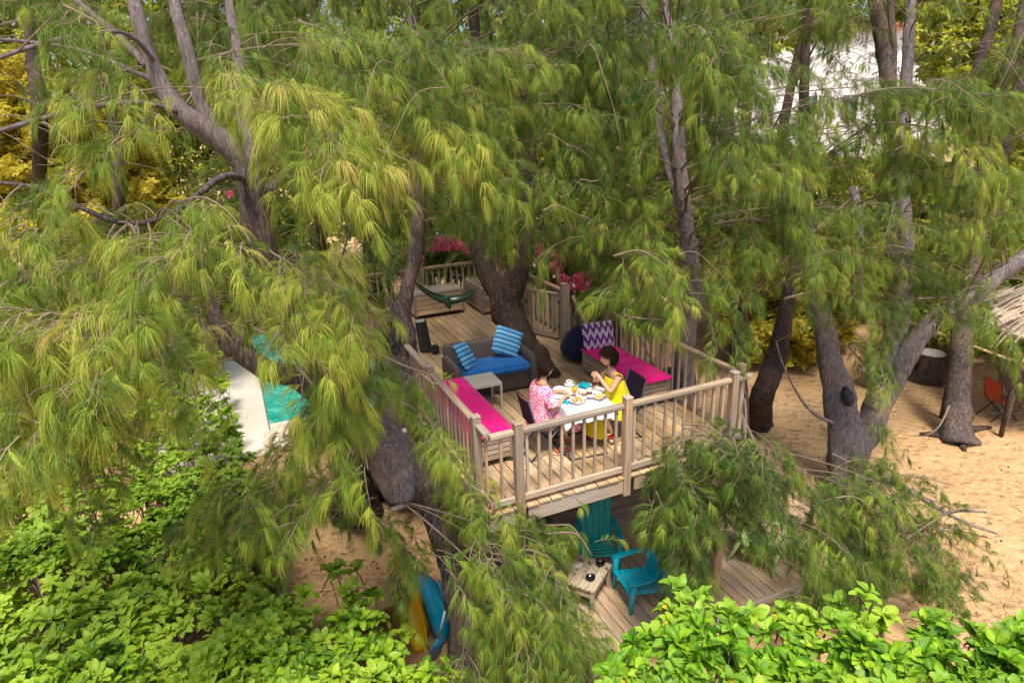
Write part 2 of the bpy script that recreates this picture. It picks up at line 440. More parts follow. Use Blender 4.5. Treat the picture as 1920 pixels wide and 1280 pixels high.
# ================================================================== SETTING
def ground_h(x, y):
    return GZ + .03*noise.noise(Vector((x*.5, y*.5, 0))) + .012*noise.noise(Vector((x*2.2, y*2.2, 3)))
def build_ground():
    xs = list(np.concatenate([np.linspace(-180, -14, 14), np.arange(-13, 22, .16), np.linspace(23, 220, 16)]))
    ys = list(np.concatenate([np.linspace(-120, -8, 8), np.arange(-7, 16, .16), np.linspace(17, 300, 18)]))
    V = [(x, y, ground_h(x, y)) for y in ys for x in xs]; nx = len(xs)
    F = [(j*nx+i, j*nx+i+1, (j+1)*nx+i+1, (j+1)*nx+i) for j in range(len(ys)-1) for i in range(nx-1)]
    t = NT('golden_beach_sand'); c = t.coord((1, 1, 1)); n1 = t.noise(c, .8, 4); n2 = t.noise(c, 60, 4, .7); n3 = t.noise(c, 9, 5, .65)
    fp = t.new('ShaderNodeTexVoronoi'); t.link(c, fp.inputs['Vector']); fp.inputs['Scale'].default_value = 4.5
    col = t.ramp(n1, [(.3, (.46, .30, .165)), (.7, (.57, .40, .235))])
    col = t.mix(.35, col, t.ramp(n2, [(.3, (.35, .2, .1)), (.7, (.9, .72, .5))]), 'SOFT_LIGHT')
    sp = t.new('ShaderNodeTexVoronoi'); t.link(c, sp.inputs['Vector']); sp.inputs['Scale'].default_value = 7
    dk = t.math('LESS_THAN', sp.outputs['Distance'], .055)
    col = t.mix(t.math('MULTIPLY', dk, .75), col, (.10, .06, .035))
    col = t.mix(t.ramp(n3, [(.5, (0, 0, 0)), (.8, (.5, .5, .5))]), col, (.36, .21, .10))
    m = t.base(col, .95, .1)
    h = t.math('ADD', t.math('MULTIPLY', n3, 1.), t.math('MULTIPLY', t.ramp(fp.outputs['Distance'], [(.1, (0, 0, 0)), (.5, (1, 1, 1))]), .8))
    t.bump(h, .8, .09)
    link('sand_ground', mesh('sand_ground', V, F, [m], smooth=True), kind='structure')
build_ground()
def build_litter():
    mb = MB(); rr = random.Random(5)
    for i in range(900):
        p = atz(rr.uniform(380, 1980), rr.uniform(640, 1270), GZ)
        if (p-CAM).length > 25: continue
        z = ground_h(p.x, p.y)+.012; a = rr.uniform(0, pi); L = rr.choice([.03, .05, .08, .14]); bnd = rr.uniform(-.4, .4)
        mb.tube([(p.x, p.y, z), (p.x+L*cos(a), p.y+L*sin(a), z+.006), (p.x+2*L*cos(a+bnd), p.y+2*L*sin(a+bnd), z)], [.004, .005, .002], 3)
    for i in range(160):
        p = atz(rr.uniform(400, 1980), rr.uniform(660, 1270), GZ)
        if (p-CAM).length > 22: continue
        mb.box((p.x, p.y, ground_h(p.x, p.y)+.01), (.035, .022, .02), 0, 0, None)
    mb.build('fallen_twigs', [CHAR], kind='stuff')
build_litter()
def needle_fall():
    """shed needles and small cones lying on the sand and on the boards"""
    rr = random.Random(11); NB = simple('dry_needles', (.20, .11, .05), .9, .1, .4, 12, 0)
    V = []; F = []
    def strand(x, y, z, L, a, w):
        k = len(V); dx, dy = cos(a)*L, sin(a)*L; nx, ny = -sin(a)*w, cos(a)*w; bx, by = nx*rr.uniform(-6, 6), ny*rr.uniform(-6, 6)
        V.extend([(x-nx, y-ny, z), (x+nx, y+ny, z), (x+dx*.5+bx+nx, y+dy*.5+by+ny, z+.006), (x+dx*.5+bx-nx, y+dy*.5+by-ny, z+.006), (x+dx, y+dy, z)])
        F.extend([(k, k+1, k+2, k+3), (k+3, k+2, k+4)])
    for i in range(420):
        p = atz(rr.uniform(380, 1990), rr.uniform(660, 1270), GZ)
        if (p-CAM).length > 24: continue
        n = int(6+30*max(0, noise.noise(Vector((p.x*.7, p.y*.7, 9)))+.35)); s = rr.uniform(.08, .35)
        for j in range(n):
            x, y = p.x+rr.gauss(0, s), p.y+rr.gauss(0, s); strand(x, y, ground_h(x, y)+.006, rr.uniform(.06, .16), rr.uniform(0, 6.28), .0022)
    for i in range(420):
        x, y = rr.uniform(-.3, 3.3), rr.uniform(.1, 8.5); strand(x, y, .004, rr.uniform(.04, .12), rr.uniform(0, 6.28), .0018)
    for i in range(260):
        x, y = rr.uniform(.6, 4.8), rr.uniform(-.3, 3.); strand(x, y, LZ+.004, rr.uniform(.05, .14), rr.uniform(0, 6.28), .0018)
    link('fallen_needles', mesh('fallen_needles', V, F, [NB]), kind='stuff')
needle_fall()

# stone terrace and pool on the left
TW = simple('pale_limestone', (.72, .66, .58), .7, .3, .08, 6, .1)
def build_terrace():
    c0 = atz(512, 838, GZ+.14)
    x1, y0 = c0.x, c0.y
    tm = thing('stone_terrace', 'pale stone terrace of large square slabs beside the turquoise pool', 'terrace', (x1, y0, GZ))
    piece('bed', (2.4, 6.6, .1), (-1.2, 3.3, .04), TW, tm, bev=0)
    for i in range(3):
        for j in range(8):
            piece('paving_slab', (.785, .795, .05), (-.4-i*.8, .41+j*.81, .115+R.uniform(-.002, .002)), TW, tm, bev=.006)
    t = NT('pool_water'); c = t.coord((1, 1, 1)); n = t.noise(c, 3.2, 3, .5, 1.)
    t.base(t.ramp(n, [(.35, (.01, .32, .26)), (.6, (.05, .52, .42)), (.75, (.35, .8, .7))]), .08, .5); t.bump(n, .25, .05)
    V = [(x1+.02, y0+1.3, GZ+.06), (x1+4.4, y0+1.3, GZ+.06), (x1+4.4, y0+9, GZ+.06), (x1+.02, y0+9, GZ+.06)]
    link('pool_water', mesh('pool_water', V, [(0, 1, 2, 3)], [t.m]), kind='structure')
    ed = thing('pool_edge', 'pale stone coping along the near edge of the turquoise pool', 'pool edge', (x1, y0, GZ))
    for i in range(6): piece('coping_stone', (.72, .28, .16), (.38+i*.73, 1.17, .05), TW, ed, bev=.015)
    LIM = simple('weathered_coral_rock', (.60, .50, .38), .95, .1, .4, 9, .9)
    bm = bmesh.new(); bmesh.ops.create_icosphere(bm, subdivisions=4, radius=.5)
    for v in bm.verts:
        n_ = noise.noise(v.co*3)*.35+noise.noise(v.co*8)*.14+noise.noise(v.co*18)*.05
        v.co = v.co*(1+n_); v.co.z *= .62; v.co.y *= .8
    me = bpy.data.meshes.new('coral_rock'); bm.to_mesh(me); bm.free(); me.materials.append(LIM)
    p = atz(540, 820, GZ+.15); tag(link('coral_rock', me, None, p, (0, 0, .4)), 'pitted cream coral rock at the corner of the pool', 'rock')
build_terrace()

# ------------------------------------------------------------------ upper deck
DX0, DX1, DY0, DY1 = -.40, 3.40, 0.0, 8.75
def build_deck():
    t = thing('tree_deck', 'raised timber tree deck with long narrow planks under the dining table and sofa', 'deck', (DX0, DY0, GZ))
    n = 24; pw = (DX1-DX0)/n
    for i in range(n):
        x = (i+.5)*pw
        cut = 2.6+((i*37) % 5)*1.05
        a = cut-.002; b = DY1-DY0-cut-.002
        e = R.uniform(-.008, .008)
        piece('plank', (round(pw-.013, 4), round(a, 3), .03), (x, a/2+e, -GZ-.015+R.uniform(-.0015, .0015)), WOODL, t, bev=.004)
        piece('plank', (round(pw-.013, 4), round(b, 3), .03), (x, cut+.004+b/2+e, -GZ-.015+R.uniform(-.0015, .0015)), WOODL, t, bev=.004)
    piece('fascia_board', (1.40, .03, .20), (1.20, .035, -GZ-.136), WOODG, t, bev=.005)
    piece('fascia_board', (1.62, .03, .20), (2.73+.06, .035, -GZ-.136), WOODG, t, bev=.005)
    piece('fascia_board', (.32, .03, .20), (.17, .035, -GZ-.136), WOODG, t, bev=.005)
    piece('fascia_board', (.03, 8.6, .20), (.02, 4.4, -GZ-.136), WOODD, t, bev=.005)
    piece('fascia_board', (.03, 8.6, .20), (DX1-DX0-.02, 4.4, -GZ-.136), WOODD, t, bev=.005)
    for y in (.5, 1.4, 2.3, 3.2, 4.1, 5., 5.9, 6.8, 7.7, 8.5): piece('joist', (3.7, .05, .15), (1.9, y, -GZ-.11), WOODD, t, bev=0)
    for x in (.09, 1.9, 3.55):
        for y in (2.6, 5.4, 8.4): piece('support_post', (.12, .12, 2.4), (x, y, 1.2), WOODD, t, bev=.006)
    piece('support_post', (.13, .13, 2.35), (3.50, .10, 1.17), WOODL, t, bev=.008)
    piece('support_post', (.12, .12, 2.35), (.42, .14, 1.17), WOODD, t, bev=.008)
    piece('brace', (.06, .05, .95), (3.78-.05, .10, 1.92), WOODD, t, rot=(0, radians(-32), 0), bev=.004)
build_deck()

def railing(name, label, p0, p1, posts, mats, z=0., skip=(), ztop=.985, ends=True, sp=.15, cat='railing', pz=-.27, bal=None):
    p0 = Vector((*p0, z)); p1 = Vector((*p1, z)); L = (p1-p0).length; az = math.atan2(p1.y-p0.y, p1.x-p0.x)
    t = thing(name, label, cat, p0, az)
    posts = sorted(posts); cuts = [(0 if posts and posts[0] > .06 else None)]
    segs = []; last = 0
    for q in posts:
        if q-last > .14: segs.append((last, q-.055))
        last = q+.055
    if L-last > .1: segs.append((last, L))
    for q in posts:
        pm = piece('post', (.1, .1, round(1.06-pz, 3)), (q, -.02, (1.06+pz)/2), mats[1] if isinstance(mats[0], list) else mats, t, bev=.006)
        piece('cap', (.108, .108, .022), (0, 0, (1.06-pz)/2+.011), WOODG, pm, bev=.008)
    m0 = mats[0] if isinstance(mats[0], list) else mats
    for a, b in segs:
        l = b-a-.004; c = (a+b)/2
        V, F = loft_vf([((-l/2, 0, 0), (0, .052, 0), (0, 0, .026)), ((l/2, 0, 0), (0, .052, 0), (0, 0, .026))], 10)
        V = [(x, max(-.045, min(.045, y*1.25)), max(-.024, zz*1.15)) for x, y, zz in V]
        link('top_rail', mesh('top_rail', V, F, [m0[0]]), t, (c, 0, ztop-.022))
        piece('sub_rail', (round(l, 3), .03, .03), (c, 0, ztop-.062), m0, t, bev=.003)
        piece('bottom_rail', (round(l, 3), .04, .075), (c, -.012, .10), m0, t, bev=.004)
        n = max(1, round(l/sp)); s = l/n
        xs = [a+s*(i+.5) for i in range(n)] if l > .35 else [a+l*.5]
        for x in xs:
            piece('baluster', (.034, .030, .80), (x+R.uniform(-.006, .006), .018, .52), (bal or m0) if R.random() > .25 else WOODG, t, rot=(0, R.uniform(-.006, .006), 0), bev=.003)
    return t
railing('railing', 'silvered timber railing across the front of the deck, nearest the camera', (-.335, .06), (3.38, .06), [.335, 1.79, 3.43], [WOODG, WOOD], bal=WOOD)
railing('railing', 'brown timber railing down the left side of the deck behind the long pink bench', (-.335, 8.6), (-.335, .10), [.06, 2.1, 4.2, 6.4, 8.18], WOOD)
railing('railing', 'timber railing on the right side of the deck behind the zigzag cushion', (3.33, .12), (3.33, 3.62), [.08, 1.75, 3.45], WOOD)
railing('railing', 'timber railing at the far end of the deck behind the slatted storage boxes', (-.28, 8.65), (3.3, 8.65), [.05, 1.7, 3.5], WOOD)
railing('railing', 'short timber railing on the right of the deck behind the open gate', (3.33, 4.98), (3.33, 8.6), [.05, 1.9, 3.55], WOOD)

def build_gate():
    g0 = Vector((3.13, 4.95, 0)); g1 = Vector((2.80, 5.60, 0)); L = (g1-g0).length
    t = thing('deck_gate', 'low timber gate standing ajar at the head of the stairs', 'gate', g0, math.atan2(g1.y-g0.y, g1.x-g0.x))
    V, F = loft_vf([((0, 0, 0), (0, .045, 0), (0, 0, .028)), ((L, 0, 0), (0, .045, 0), (0, 0, .028))], 10)
    link('top_rail', mesh('gate_top_rail', V, F, [WOOD[0]]), t, (0, 0, .96))
    piece('bottom_rail', (L, .045, .10), (L/2, 0, .1), WOOD, t); piece('stile', (.05, .04, .85), (.03, 0, .52), WOOD, t); piece('stile', (.05, .04, .85), (L-.03, 0, .52), WOOD, t)
    for i in range(5): piece('slat', (.045, .03, .80), (.13+i*.12, .02, .55), WOOD, t)
    for z in (.3, .8): piece('hinge', (.06, .05, .03), (-.02, .0, z), CHAR, t, bev=.002)
    p = thing('gate_post', 'tall square post at the hinge side of the open gate', 'post', (3.2, 4.86, 0))
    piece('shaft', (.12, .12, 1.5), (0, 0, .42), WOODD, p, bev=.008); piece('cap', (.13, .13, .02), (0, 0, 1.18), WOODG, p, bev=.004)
build_gate()

def build_stairs():
    t = thing('staircase', 'timber stairs descending from the gate outside the right railing to the sand', 'stairs', (3.95, 4.95, GZ), radians(-90))
    n = 12
    for i in range(n):
        z = 2.6-(i+1)*.2; piece('tread', (.27, .95, .035), (.15+i*.24, 0, z), WOODL, t)
    for s in (-.5, .5):
        a = Vector((0, s, 2.45)); b = Vector((n*.24, s, .1)); L = (b-a).length; an = math.atan2(a.z-b.z, b.x-a.x)
        piece('stringer', (L, .04, .24), ((a.x+b.x)/2, s, (a.z+b.z)/2), WOOD, t, rot=(0, an, 0))
        piece('handrail', (L, .07, .045), ((a.x+b.x)/2, s, (a.z+b.z)/2+1.02), WOOD, t, rot=(0, an, 0))
        for i in range(14):
            u = (i+.5)/14; q = a.lerp(b, u); piece('baluster', (.034, .03, .95), (q.x, s, q.z+.5), WOOD, t)
        piece('newel_post', (.1, .1, 1.5), (b.x, s, .75), WOOD, t)
build_stairs()

# ------------------------------------------------------------------ lower deck, ramp, wide steps
def build_lower():
    x0, x1, y0, y1 = .50, 4.95, -.36, 3.6
    t = thing('lower_deck', 'low timber deck on the sand under the tree deck, with the turquoise chairs', 'deck', (x0, y0, GZ))
    n = 28; pw = (x1-x0)/n
    for i in range(n):
        piece('plank', (round(pw-.010, 4), y1-y0, .03), ((i+.5)*pw, (y1-y0)/2+R.uniform(-.004, .004), .185+R.uniform(-.002, .002)), WOOD, t)
    for a, b in ((0, 2.2), (2.203, x1-x0)): piece('fascia_board', (round(b-a, 3), .035, .15), ((a+b)/2, -.022, .12), WOODG, t, bev=.005)
    piece('fascia_board', (.035, y1-y0, .15), (x1-x0+.02, (y1-y0)/2, .09), WOOD, t, bev=.005)
    s = thing('wide_steps', 'broad timber steps at the back of the low deck behind the turquoise chair', 'steps', (1.55, 1.95, LZ))
    for k in range(3):
        for j in range(2): piece('board', (2.2, .13, .03), (1.1, .07+k*.30+j*.137, .17+k*.17), WOOD, s)
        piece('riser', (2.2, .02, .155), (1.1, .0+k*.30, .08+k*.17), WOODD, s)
    A = atz(1508, 985, -2.3)
    r = thing('boardwalk_ramp', 'narrow boarded ramp with a low balustrade to the right of the low deck', 'ramp', (A.x, A.y, -2.3))
    for i in range(4): piece('plank', (.125, 3.4, .03), (.07+i*.135, 1.75, .14), WOOD, r, rot=(radians(4), 0, 0))
    piece('edge_board', (.03, 3.4, .14), (-.01, 1.75, .06), WOODD, r, rot=(radians(4), 0, 0))
    for i in range(14): piece('baluster', (.03, .03, .40), (.57, .25+i*.17, .33+i*.012), WOODL, r)
build_lower()

# ------------------------------------------------------------------ storage benches with cushions, boxes
def slat_box(name, label, x0, x1, y0, y1, z0, z1, along, lid=True, group=None, mats=WOOD, nsl=4, front_only=False):
    t = thing(name, label, 'storage bench', ((x0+x1)/2, (y0+y1)/2, 0), 0, group)
    w, d = x1-x0, y1-y0; h = (z1-z0)/nsl
    for k in range(nsl):
        z = z0+h*(k+.5)
        for s in (-1, 1):
            piece('slat', (round(w-.06, 3), .022, round(h-.016, 3)), (0, s*(d/2-.012), z), mats, t, bev=.003)
            piece('slat', (.022, round(d-.06, 3), round(h-.016, 3)), (s*(w/2-.012), 0, z), mats, t, bev=.003)
    piece('gap_shade_liner', (w-.06, d-.06, z1-z0-.03), (0, 0, (z0+z1)/2), CHAR, t, bev=0)  # coloured dark to stand in for shade in the slat gaps
    for sx in (-1, 1):
        for sy in (-1, 1):
            piece('corner_post', (.06, .06, round(z1-z0+.02, 3)), (sx*(w/2-.025), sy*(d/2-.025), (z0+z1)/2), WOODD if lid else mats, t)
            m = MB(); V, F = lathe_vf([(.001, -.014), (.032, -.014), (.038, -.008), (.038, .008), (.032, .014), (.001, .014)], 14)
            m.add(V, F, 0, Matrix.Rotation(pi/2, 4, 'Y')); m.box((0, 0, .03), (.04, .03, .05))
            m.build('caster', [CHAR], t, True, (sx*(w/2-.10), sy*(d/2-.08), .038))
    if lid:
        if along == 'x':
            n = max(3, int(d/.085)); s = d/n
            for i in range(n): piece('lid_slat', (round(w+.02, 3), round(s-.014, 3), .025), (0, -d/2+s*(i+.5), z1+.02), WOODG if lid == 'pale' else mats, t)
        else:
            n = max(3, int(w/.085)); s = w/n
            for i in range(n): piece('lid_slat', (round(s-.014, 3), round(d+.02, 3), .025), (-w/2+s*(i+.5), 0, z1+.02), WOODG if lid == 'pale' else mats, t)
    return t
slat_box('storage_bench', 'long slatted timber bench box under the pink pad at the front left railing', -.24, .36, 1.0, 2.98, .09, .385, 'y', mats=WOODG)
slat_box('storage_bench', 'slatted timber bench box under the pink pad by the right railing', 2.66, 3.22, 1.5, 3.2, .09, .385, 'y', mats=WOOD)
slat_box('storage_box', 'slatted storage box on casters with a pale lid beneath the green hammock', .95, 2.13, 7.72, 8.42, .09, .55, 'x', 'pale')
slat_box('storage_box', 'smaller slatted storage box beside the tree trunk at the far end of the deck', 2.42, 3.02, 7.3, 8.45, .06, .60, 'y', 'pale')

def fabric(name, c, c2=None, scale=140, rough=.9):
    t = NT(name); v = t.coord(); n = t.noise(v, scale, 2); n2 = t.noise(v, 5, 3)
    col = t.ramp(n2, [(.3, tuple(x*.88 for x in c)), (.7, tuple(min(1, x*1.08) for x in c))])
    m = t.base(col, rough, .2); t.bump(n, .15, .002); m2 = t.b; m2.inputs['Sheen Weight'].default_value = .15; return m
PINK = fabric('magenta_canvas', (.88, .006, .23))
def quilt(name, label, x0, x1, y0, y1, z, th, n):
    """pad divided across its length into shallow channels"""
    V = []; F = []; ny = n*8; nx = 8
    w, d = x1-x0, y1-y0
    for side in (1, -1):
        for j in range(ny+1):
            v = j/ny; ch = abs(sin(v*n*pi))**.35
            for i in range(nx+1):
                u = i/nx; e = min(1, min(u, 1-u)*14)**.5*min(1, min(v, 1-v)*40)**.5
                V.append(((u-.5)*w, (v-.5)*d, side*(th/2)*(.35+.65*ch*e) if side > 0 else -th/2*(.4+.6*e)))
    o = (nx+1)*(ny+1)
    for j in range(ny):
        for i in range(nx):
            a = j*(nx+1)+i; F.append((a, a+1, a+nx+2, a+nx+1)); F.append((o+a, o+a+nx+1, o+a+nx+2, o+a+1))
    for j in range(ny):
        a = j*(nx+1); F.append((a, a+nx+1, o+a+nx+1, o+a)); a += nx; F.append((a, o+a, o+a+nx+1, a+nx+1))
    for i in range(nx):
        F.append((i, o+i, o+i+1, i+1)); a = ny*(nx+1)+i; F.append((a, a+1, o+a+1, o+a))
    return tag(link(name, mesh(name, V, F, [PINK], smooth=True), None, ((x0+x1)/2, (y0+y1)/2, z+th/2)), label, 'bench cushion')
quilt('bench_cushion', 'long magenta channelled pad on the bench at the left railing', -.27, .40, .98, 3.02, .412, .07, 7)
quilt('bench_cushion', 'magenta pad on the right hand bench in front of the zigzag cushion', 2.64, 3.24, 1.46, 3.22, .412, .07, 5)

def pillow(name, label, w, h, th, mat, loc, rot, cat='cushion', n=14):
    V = []; F = []
    for side in (1, -1):
        for j in range(n+1):
            for i in range(n+1):
                u = i/n*2-1; v = j/n*2-1
                k = (1-u**4)*(1-v**4); pin = 1-.06*(u*u*v*v)
                V.append((u*w/2*pin*(1-.04*(1-v*v)), v*h/2*pin*(1-.04*(1-u*u)), side*(th/2*k**.55+.004*noise.noise(Vector((u*3, v*3, side))))))
    o = (n+1)**2
    for j in range(n):
        for i in range(n):
            a = j*(n+1)+i; F.append((a, a+1, a+n+2, a+n+1)); F.append((o+a, o+a+n+1, o+a+n+2, o+a+1))
    for i in range(n):
        F.append((i, o+i, o+i+1, i+1)); a = n*(n+1)+i; F.append((a, a+1, o+a+1, o+a))
        a = i*(n+1); F.append((a, a+n+1, o+a+n+1, o+a)); a += n; F.append((a, o+a, o+a+n+1, a+n+1))
    return tag(link(name, mesh(name, V, F, [mat], smooth=True), None, loc, rot), label, cat)
def stripes(name, cols, scale, axis=1):
    t = NT(name); c = t.new('ShaderNodeTexCoord'); s = t.new('ShaderNodeSeparateXYZ'); t.link(c.outputs['Object'], s.inputs[0])
    v = t.math('FRACT', t.math('MULTIPLY', s.outputs[axis], scale))
    st = [(i/len(cols), x) for i, x in enumerate(cols)]
    m = t.base(t.ramp(v, st, 'CONSTANT'), .85, .2); return m
BL = [(.03, .16, .34), (.05, .24, .47), (.20, .42, .62), (.05, .24, .47), (.03, .13, .30), (.08, .30, .52), (.36, .55, .68), (.04, .2, .42)]
STR = stripes('blue_striped_canvas', BL, 6.5)
def zig():
    t = NT('purple_zigzag_canvas'); c = t.new('ShaderNodeTexCoord'); s = t.new('ShaderNodeSeparateXYZ'); t.link(c.outputs['Object'], s.inputs[0])
    tri = t.math('ABSOLUTE', t.math('SUBTRACT', t.math('FRACT', t.math('MULTIPLY', s.outputs[0], 9.)), .5))
    v = t.math('ADD', t.math('MULTIPLY', s.outputs[1], 5.0), t.math('MULTIPLY', tri, 1.3)); f = t.math('FRACT', v)
    col = t.ramp(f, [(0, (.13, .025, .20)), (.30, (.80, .72, .80)), (.46, (.13, .025, .20)), (.55, (.80, .72, .80)), (.72, (.19, .05, .27))], 'CONSTANT')
    return t.base(col, .9, .2)
ZIG = zig()
pillow('zigzag_cushion', 'large purple and white zigzag cushion propped at the end of the right bench', .60, .50, .16, ZIG, (2.93, 3.12, .68), (radians(70), 0, radians(-8)))
NAVY = fabric('navy_canvas', (.012, .016, .045))
def beanbag():
    bm = bmesh.new(); bmesh.ops.create_icosphere(bm, subdivisions=4, radius=.37)
    for v in bm.verts:
        z = max(v.co.z, -.30)+.30; v.co.z = z*.95
        f = 1.05-.5*max(0, (v.co.z-.25))/.6; v.co.x *= f; v.co.y *= f
        v.co += v.co.normalized()*.03*noise.noise(v.co*4)
    me = bpy.data.meshes.new('bean_bag'); bm.to_mesh(me); bm.free(); me.materials.append(NAVY)
    me.polygons.foreach_set('use_smooth', [True]*len(me.polygons))
    tag(link('bean_bag', me, None, (3.0, 3.86, .0)), 'slumped navy bean bag behind the zigzag cushion', 'bean bag')
beanbag()

# ------------------------------------------------------------------ wicker sofa
def wick():
    t = NT('dark_wicker'); c = t.coord((1, 1, 1)); w1 = t.new('ShaderNodeTexWave', wave_type='BANDS', bands_direction='Z'); w1.inputs['Scale'].default_value = 22; t.link(c, w1.inputs[0])
    w2 = t.new('ShaderNodeTexWave', wave_type='BANDS', bands_direction='DIAGONAL'); w2.inputs['Scale'].default_value = 12; t.link(c, w2.inputs[0])
    n = t.noise(c, 40, 3); h = t.math('MULTIPLY', w1.outputs[1], w2.outputs[1])
    col = t.ramp(t.math('ADD', t.math('MULTIPLY', h, .6), t.math('MULTIPLY', n, .4)), [(.15, (.02, .015, .014)), (.45, (.11, .083, .075)), (.75, (.30, .24, .22))])
    m = t.base(col, .55, .4); t.bump(h, .8, .01); return m
WICK = wick()
def build_sofa():
    t = thing('wicker_sofa', 'dark wicker two seat sofa with rounded arms and a blue seat pad', 'sofa', (1.0, 3.38, 0), radians(-2))
    def rb(name, c, d, b, **k):
        m = MB(); bm = bmesh.new(); bmesh.ops.create_cube(bm, size=1)
        for v in bm.verts: v.co = Vector((v.co.x*d[0], v.co.y*d[1], v.co.z*d[2]))
        bmesh.ops.bevel(bm, geom=bm.edges[:], offset=b, segments=4, affect='EDGES', profile=.5)
        me = bpy.data.meshes.new(name); bm.to_mesh(me); bm.free(); me.materials.append(WICK); me.polygons.foreach_set('use_smooth', [True]*len(me.polygons))
        return link(name, me, t, c, **k)
    rb('base', (0, .02, .20), (1.24, .66, .32), .03)
    rb('backrest', (0, .33, .44), (1.36, .15, .66), .07, rot=(radians(-7), 0, 0))
    for s in (-1, 1): rb('armrest', (s*.655, -.02, .32), (.15, .74, .56), .07)
    for sx in (-1, 1):
        for sy in (-1, 1): piece('foot', (.05, .05, .05), (sx*.58, sy*.27, .025), CHAR, t)
    BLUE = fabric('cobalt_canvas', (.015, .14, .42))
    bm = bmesh.new(); bmesh.ops.create_cube(bm, size=1)
    for v in bm.verts: v.co = Vector((v.co.x*1.18, v.co.y*.62, v.co.z*.13))
    bmesh.ops.bevel(bm, geom=bm.edges[:], offset=.045, segments=4, affect='EDGES'); bmesh.ops.subdivide_edges(bm, edges=[e for e in bm.edges if e.calc_length() > .3], cuts=10, use_grid_fill=True)
    for v in bm.verts:
        if v.co.z > .05: v.co.z += .018*(1-abs(v.co.x/.6)**2)*(1-abs(v.co.y/.32)**2)+.006*noise.noise(v.co*6)
    me = bpy.data.meshes.new('seat_pad'); bm.to_mesh(me); bm.free(); me.materials.append(BLUE); me.polygons.foreach_set('use_smooth', [True]*len(me.polygons))
    tag(link('seat_pad', me, None, (1.0, 3.28, .425), (0, 0, radians(-2))), 'plain cobalt blue seat pad on the wicker sofa', 'seat cushion')
    pillow('striped_cushion', 'blue striped cushion leaning on the left arm of the sofa', .50, .48, .15, STR, (.58, 3.36, .66), (radians(58), radians(10), radians(48)))
    pillow('striped_cushion', 'blue striped cushion standing on its corner at the right end of the sofa', .50, .50, .15, STR, (1.36, 3.44, .74), (radians(58), radians(24), radians(-14)))
build_sofa()
PLW = simple('cream_slatted_top', (.50, .45, .36), .6, .3, .12, 20, .1)
def side_table():
    t = thing('side_table', 'small cream slatted side table in front of the wicker sofa', 'side table', (.64, 2.79, 0), radians(-3))
    for i in range(9): piece('slat', (.05, .44, .02), (-.205+i*.0515, 0, .44), PLW, t, bev=.003)
    for s in (-1, 1):
        piece('apron', (.48, .025, .045), (0, s*.228, .425), PLW, t); piece('apron', (.025, .43, .045), (s*.228, 0, .425), PLW, t)
        for q in (-1, 1): piece('leg', (.038, .038, .42), (s*.222, q*.222, .21), PLW, t)
side_table()

# charred stump beside the left railing
p = atz(799, 658, 0)
st = thing('charred_stump', 'short charred post standing on the deck beside the left railing', 'stump', p)
m = MB(); m.tube([(0, 0, 0), (-.02, .02, .3), (-.05, .03, .62)], [.13, .12, .11], 12, 0, True, .12); m.build('post', [CHAR], st)
m = MB(); V, F = lathe_vf([(.001, .0), (.10, .0), (.098, .012), (.001, .014)], 12); m.add(V, F); m.build('cut_top', [CUT], st, loc=(-.05, .03, .615))
m = MB(); m.box((.12, -.22, .08), (.14, .14, .17), 0, .02); m.build('block', [CHAR], st)

# ================================================================== TREES
def inpoly(x, y, poly):
    c = False; j = len(poly)-1
    for i in range(len(poly)):
        xi, yi = poly[i]; xj, yj = poly[j]
        if (yi > y) != (yj > y) and x < (xj-xi)*(y-yi)/(yj-yi+1e-9)+xi: c = not c
        j = i
    return c
